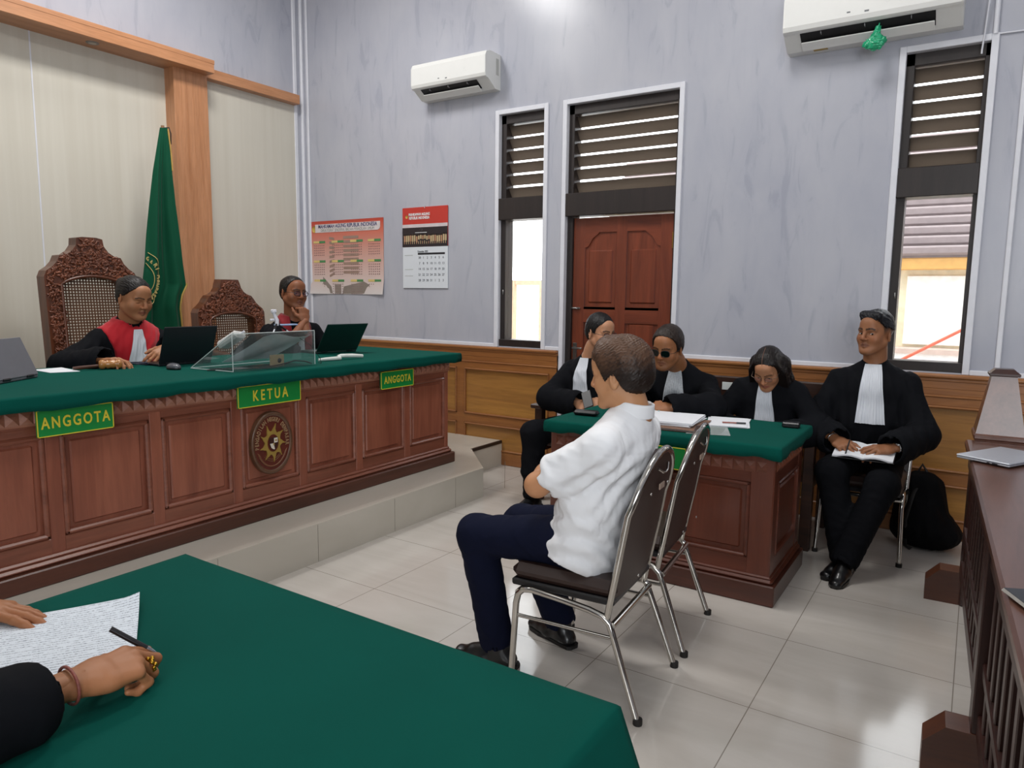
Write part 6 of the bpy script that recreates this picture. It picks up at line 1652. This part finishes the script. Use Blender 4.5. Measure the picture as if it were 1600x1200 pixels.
Xs = T(-3.485, 2.735, sl(-3.485)+.003) @ Matrix.Rotation(-ang, 4, 'Y')
m = MB(Xs); m.box(-.125, .115, -.19, .215, 0, .009, 0, .004); m.build('case', M_black, tb); m = MB(Xs); m.box(-.115, .105, -.18, .205, .0088, .0096, 0); m.build('screen', plain('screen_black', '#0b0c10', .15), tb)
# phone tripod on the stand
tp = thing('phone_tripod', 'small black and white phone tripod standing on the acrylic stand', 'tripod', (-3.43, 2.76, 1.24))
hd_ = Vector((-3.445, 2.765, 1.315))
for (x_, y_) in ((-3.40, 2.70), (-3.42, 2.85), (-3.53, 2.77)):
    f_ = Vector((x_, y_, sl(x_)+.015)); md = hd_.lerp(f_, .62); m = MB(); m.tube([hd_, md], .006, 8); lg = m.build('leg', M_black, tp); m = MB(); m.tube([md, f_], .0042, 8); m.build('leg_tip', M_white, lg)
m = MB(); m.tube([hd_-Vector((0, 0, .012)), hd_+Vector((0, 0, .02)), hd_+Vector((-.006, -.010, .05)), hd_+Vector((-.004, -.022, .075))], [.011, .012, .009, .012], 10); m.box(hd_.x-.012, hd_.x+.012, hd_.y-.035, hd_.y-.006, hd_.z+.062, hd_.z+.082, 0, .004); m.box(hd_.x-.008, hd_.x+.008, hd_.y-.045, hd_.y-.02, hd_.z+.015, hd_.z+.028, 0, .003); m.build('clamp_head', M_white, tp)
tag(MB().box(-3.49, -3.435, 2.775, 2.915, 1.300, 1.309, 0, .004).build('phone', plain('pale_blue_phone', '#8fa6c9', .3, var=.15, scale=30)), 'pale blue phone held flat by the small tripod', 'phone')
# papers leaning inside the stand, cables
m = MB(); m.sheet([[(-3.36-.012-.30*v+.01*math.sin(u*7), 2.62+.33*u-.10*v+.02*math.sin(v*5), ZB+.185*(1-v)+.003+.012*math.sin(u*6+v*4)*(1-v)) for u in np.linspace(0, 1, 14)] for v in np.linspace(.03, .85, 14)], 0, .0012, nrm=(.5, 0, .8)); tag(m.build('crumpled_paper', plain('crumpled_paper', '#c9d2d4', .7)), 'crumpled white paper leaning inside the acrylic stand', 'paper')
ew = thing('paper_packet', 'small beige packet with dark print inside the acrylic stand', 'packet', (-3.44, 2.76, ZB))
m = MB(); m.box(-3.44, -3.432, 2.70, 2.80, ZB, ZB+.07, 0, .002); m.build('packet_body', plain('beige_packet', '#8d7d5e', .6), ew); m = MB(); m.lathe([(0, .001), (.014, .001), (.014, 0)], 10, axis='x', c=(-3.432, 2.765, ZB+.035)); m.build('dark_print', M_inkb, ew)
for i, (P, r, lab) in enumerate((([(-3.52, 2.35, ZB+.005), (-3.44, 2.5, ZB+.006), (-3.40, 2.62, ZB+.006), (-3.41, 2.75, ZB+.012), (-3.40, 2.85, ZB+.03), (-3.39, 2.92, ZB+.022), (-3.378, 2.96, ZB+.006)], .0042, 'thick black cable arching inside the acrylic stand'), ([(-3.60, 2.42, ZB+.004), (-3.48, 2.52, ZB+.004), (-3.40, 2.60, ZB+.004), (-3.385, 2.70, ZB+.004), (-3.42, 2.78, ZB+.004), (-3.5, 2.85, ZB+.004)], .003, 'thin black cable lying flat inside the acrylic stand'), ([(-3.41, 2.87, 1.262), (-3.40, 2.90, 1.22), (-3.385, 2.96, 1.18), (-3.37, 3.02, 1.10), (-3.36, 3.02, ZB+.004), (-3.42, 3.05, ZB+.004)], .0018, 'thin dark wire hanging over the right end of the acrylic stand'))):
    pts = []; PV = [Vector(p) for p in P]
    for a in range(len(PV)-1):
        for u in (0, .33, .66): pts.append(PV[a].lerp(PV[a+1], u))
    tag(MB().tube(pts+[PV[-1]], r, 6).build('cable', M_rubber), lab, 'cable')
st = thing('folding_stick', 'white two-part stick lying in front of the dark green laptop', 'stick', (-3.46, 3.28, ZB))
m = MB(); m.tube([(-3.49, 3.115, ZB+.010), (-3.478, 3.16, ZB+.012), (-3.462, 3.275, ZB+.013)], [.008, .011, .013], 10); m.build('rod', plain('white_enamel', '#d8dbd6', .3), st)
m = MB(); m.tube([(-3.478, 3.265, ZB+.022), (-3.47, 3.29, ZB+.026), (-3.462, 3.38, ZB+.022), (-3.455, 3.465, ZB+.014)], [.010, .013, .014, .012], 10); m.build('rod_grip', plain('white_enamel', '#d8dbd6', .3), st)

# ------------------------------------------------------------------ on the lawyers' table
ZT = .7985
m = MB(); m.box(-.075, .075, -.032, .032, 0, .030, 0, .012, T(-1.895, 3.725, ZT) @ rotz(.12)); cs = m.build('spectacle_case', M_black); tag(cs, 'black spectacle case on the left end of the lawyers table', 'case')
m = MB(); m.box(-.045, .045, -.035, .035, 0, .028, 0, .006, T(-.815, 4.06, ZT) @ rotz(.1)); tag(m.build('black_box', M_black), 'small black box on the right end of the lawyers table', 'box')
def pile(name, c, rz_, w, l, n, label, cat, mat_, step=.0022, jit=.006, seed=1, z=ZT, group=None):
    rg = random.Random(seed); o = thing(name, label, cat, (c[0], c[1], z), 0, group)
    for i in range(n):
        X = T(c[0]+rg.uniform(-jit, jit), c[1]+rg.uniform(-jit, jit), z+i*step) @ rotz(rz_+rg.uniform(-.05, .05)*jit/.006)
        m = MB(X); m.sheet([[(-w/2+w*u, -l/2+l*v, step*.8+.003*(u-.5)**2*math.sin(v*3+i)) for u in np.linspace(0, 1, 6)] for v in np.linspace(0, 1, 6)], 0, step*.85, nrm=(0, 0, 1)); m.build('sheet', mat_, o)
    return o
pile('document_pile', (-1.39, 3.77, 0), .10, .30, .34, 7, 'pile of white documents on a brown folder on the lawyers table', 'documents', M_paper, .003, .008, 3, ZT+.016)
fo = thing('document_folder', 'brown document folder under the white documents of the lawyers', 'folder', (-1.38, 3.70, ZT))
m = MB(); m.box(-.17, .17, -.20, .17, 0, .004, 0, .001, T(-1.36, 3.745, ZT) @ rotz(.12)); m.box(-.165, .165, -.205, .16, .010, .0145, 0, .001, T(-1.36, 3.745, ZT) @ rotz(.10)); m.build('cover', plain('brown_card', '#7c5c4a', .6), fo)
m = MB(); m.box(-.155, .155, -.19, .15, .004, .010, 0, .001, T(-1.36, 3.745, ZT) @ rotz(.11)); m.build('inner_pages', M_paper, fo)
pile('paper_stack', (-1.135, 3.98, 0), .22, .21, .30, 5, 'white paper stack with a pen on it before the person with bowed head', 'papers', M_paper, .0016, .008, 5)
m = MB(); m.box(-.11, .11, -.14, .14, 0, .0016, 0, 0, T(-1.165, 3.70, ZT) @ rotz(.35)); tag(m.build('plastic_sleeve', clear('clear_plastic_sleeve', (.93, .95, .95), milk=.3, milkcol=(.62, .68, .66))), 'translucent plastic sleeve on the lawyers table by the empty chair', 'sleeve')
pn = thing('pen', 'black and red pen lying on the white paper stack', 'pen', (-1.08, 3.93, ZT+.012)); X = T(-1.085, 3.925, ZT+.0125) @ rotz(.35)
m = MB(X); m.tube([(-.065, 0, .001), (.01, 0, .001)], .0042, 8); m.build('barrel', plain('pen_red_brown', '#8e4c40', .3), pn); m = MB(X); m.tube([(.01, 0, .001), (.06, 0, .001)], .005, 8); m.build('cap', M_black, pn)
tw = thing('tissue_packet', 'small crumpled teal and white tissue packet before the person in sunglasses', 'tissue', (-1.60, 3.92, ZT)); F_ = Field(.004)
for a in ((-1.60, 3.90), (-1.565, 3.93), (-1.53, 3.90)): F_.cap((a[0], a[1], ZT+.012), (a[0]+.012, a[1]+.01, ZT+.04), .018, .004, k=.01)
rr = ridge(4, 300); F_.disp = lambda P: .012*rr(P); F_.clips.append(lambda P: ZT-P[:, 2]); V, Fc = F_.mesh(); np_mesh('tissue', V, Fc, plain('tissue_teal', '#9fc4c4', .7, var=.3, scale=40), None, tw)
tag(MB().box(-.033, .033, -.066, .066, -.004, .004, 0, .003, T(-2.165, 4.262, .806) @ Matrix.Rotation(.95, 4, 'X') @ rotz(.5)).build('phone', M_black), 'black phone held in both hands by the lawyer at the left table end', 'phone')
tag(MB().box(-.035, .035, -.072, .072, -.004, .004, 0, .003, T(-1.625, 3.965, .872) @ Matrix.Rotation(.5, 4, 'Y') @ rotz(1.3)).build('phone', M_black), 'black phone in the hand of the lawyer in sunglasses', 'phone')

# notebook and pen of the young lawyer, black bag behind his chair
nb = thing('notebook', 'open white notebook on the lap of the robed person by the right window', 'notebook', (-.47, 4.30, .67))
Xn = T(-.475, 4.325, .655) @ Matrix.Rotation(.22, 4, 'X')
for sg in (-1, 1):
    m = MB(Xn); m.sheet([[(sg*.15*u, -.10+.20*v, .006+.012*math.sin(PI*min(1, u*1.15))) for u in np.linspace(0, 1, 8)] for v in np.linspace(0, 1, 5)], 0, .009, nrm=(0, 0, 1)); m.build('page_block', M_paper, nb)
m = MB(Xn); m.box(-.155, .155, -.104, .104, -.006, -.002, 0, .001); m.build('cover', M_black, nb)
tag(MB().tube([(-.545, 4.265, .725), (-.560, 4.235, .645)], .004, 8).build('pen', M_black), 'black pen held upright over the open notebook', 'pen')
bp = thing('backpack', 'black backpack on the floor behind the chair of the robed person by the right window', 'bag', (-.17, 4.95, 0))
F_ = Field(.010); F_.ecap((-.20, 4.93, .10), (-.22, 4.95, .36), (.17, .11), (.13, .10), (1, 0, 0), k=.05); F_.ell((-.14, 4.90, .10), (.16, .13, .10), k=.05); F_.ell((-.20, 4.85, .16), (.11, .06, .12), k=.04)
rr = ridge(14, 60); F_.disp = lambda P: .012*rr(P); F_.clips.append(lambda P: .002-P[:, 2]); V, Fc = F_.mesh(); np_mesh('bag_body', V, Fc, cloth('black_nylon', '#0e0e11', .7, 0), None, bp)
MB().tube([(-.22, 4.90, .42), (-.25, 4.84, .34), (-.28, 4.80, .18), (-.27, 4.83, .01), (-.24, 4.80, .008)], .012, 8, ry=.4).build('strap', M_rubber, bp)
MB().tube([(-.24, 4.95, .45), (-.22, 4.95, .50), (-.19, 4.95, .45)], .008, 8).build('grab_handle', M_rubber, bp)

# laptop and phone on the balustrade
cl = thing('closed_laptop', 'closed silver laptop lying on the dark railing by its tapered post', 'laptop', (.13, 3.6, .83))
X = T(.135, 3.62, .832) @ rotz(math.radians(61)); m = MB(X); m.box(-.165, .165, -.105, .105, .003, .012, 0, .004); m.build('base', M_silver, cl); m = MB(X); m.box(-.166, .166, -.106, .106, .0125, .020, 0, .004); m.build('lid', plain('laptop_silver_lid', '#b4b7bf', .4, .3, var=.02), cl)
m = MB(X); m.box(-.167, -.1645, -.06, -.04, .005, .010); m.box(-.167, -.1645, -.03, -.02, .005, .010); m.build('port', M_black, cl)
m = MB(X)
for a in (-.14, .14):
    for b in (-.08, .08): m.lathe([(0, 0), (.006, 0), (.006, .004)], 8, c=(a, b, -.001))
m.build('rubber_foot', M_rubber, cl)
ph = thing('phone', 'phone in a clear case at the right edge on the dark railing', 'phone', (.155, 1.885, .832)); X = T(.158, 1.885, .833) @ rotz(math.atan2(.91, -.41))
m = MB(X); m.box(-.080, .080, -.040, .040, 0, .011, 0, .006); m.build('clear_case', plain('phone_case_silver', '#b7b2a8', .2, .6), ph); m = MB(X); m.box(-.074, .074, -.035, .035, .0105, .0118, 0, .0005); m.build('screen', plain('phone_screen', '#1b1e22', .08), ph)

# ------------------------------------------------------------------ papers under the writing hand
def handwriting():
    t = NT('handwritten_page'); tc = t.n('ShaderNodeTexCoord'); mp = t.n('ShaderNodeMapping'); mp.inputs['Rotation'].default_value = (0, 0, -math.atan2(.861, .508)); t.l(tc.outputs['Object'], mp.inputs[0])
    sp = t.n('ShaderNodeSeparateXYZ'); t.l(mp.outputs[0], sp.inputs[0])
    f = t.n('ShaderNodeMath'); f.operation = 'MULTIPLY'; f.inputs[1].default_value = 1/.0105; t.l(sp.outputs[1], f.inputs[0])
    fr = t.n('ShaderNodeMath'); fr.operation = 'FRACT'; t.l(f.outputs[0], fr.inputs[0])
    mk = t.ramp(fr.outputs[0], [(.18, (0, 0, 0)), (.32, (1, 1, 1)), (.62, (1, 1, 1)), (.78, (0, 0, 0))])
    cmb = t.n('ShaderNodeMapping'); cmb.inputs['Scale'].default_value = (330, 420, 1); t.l(mp.outputs[0], cmb.inputs[0])
    nz = t.noise(cmb.outputs[0], 1.0, 3, .6, 1.5); th = t.ramp(nz, [(.50, (0, 0, 0)), (.56, (1, 1, 1))])
    wd = t.n('ShaderNodeMapping'); wd.inputs['Scale'].default_value = (70, 95.2, 1); t.l(mp.outputs[0], wd.inputs[0]); w2 = t.ramp(t.noise(wd.outputs[0], 1.0, 1), [(.36, (0, 0, 0)), (.42, (1, 1, 1))])
    a = t.mix(1.0, mk, th, 'MULTIPLY'); a = t.mix(1.0, a, w2, 'MULTIPLY')
    t.l(t.mix(a, lin('#dfe6ee'), lin('#6c7484')), t.b.inputs['Base Color']); t.set(rough=.75); return t.m
M_hand = handwriting()
TRc = Vector((-1.562, .846, 0)); d1 = Vector((.861, -.508, 0)); d2 = Vector((-.508, -.861, 0))
def page(name, mat_, z, off, rot, L1, L2, label, cat, curl=.0, seed=0, grp=None):
    c, s_ = math.cos(rot), math.sin(rot); a1 = Vector((d1.x*c-d1.y*s_, d1.x*s_+d1.y*c, 0)); a2 = Vector((d2.x*c-d2.y*s_, d2.x*s_+d2.y*c, 0))
    P = [[TRc+off+a1*(L1*u)+a2*(L2*v)+Vector((0, 0, z+curl*math.exp(-(u*L1)/.05)*math.exp(-(v*L2)/.06)+.0015*math.sin(u*5+v*4+seed)+.0015)) for v in np.linspace(0, 1, 22)] for u in np.linspace(0, 1, 22)]
    m = MB(); m.sheet(P, 0, .0009, nrm=(0, 0, 1)); o = m.build(name, mat_)
    return tag(o, label, cat, grp)
page('paper_sheet', plain('pink_paper', '#d9b9bb', .75), .7925, Vector((-.03, -.045, 0)), .10, .385, .40, 'pink paper sheet at the bottom of the foreground papers', 'paper')
page('paper_sheet', M_hand, .7965, Vector((.016, -.006, 0)), -.015, .355, .40, 'handwritten sheet with lifted corner under the top page in the foreground', 'paper', .022, 1)
page('paper_sheet', M_hand, .8000, Vector((0, 0, 0)), 0.0, .365, .40, 'top handwritten sheet under the hands of the writing person', 'paper', .006, 2)
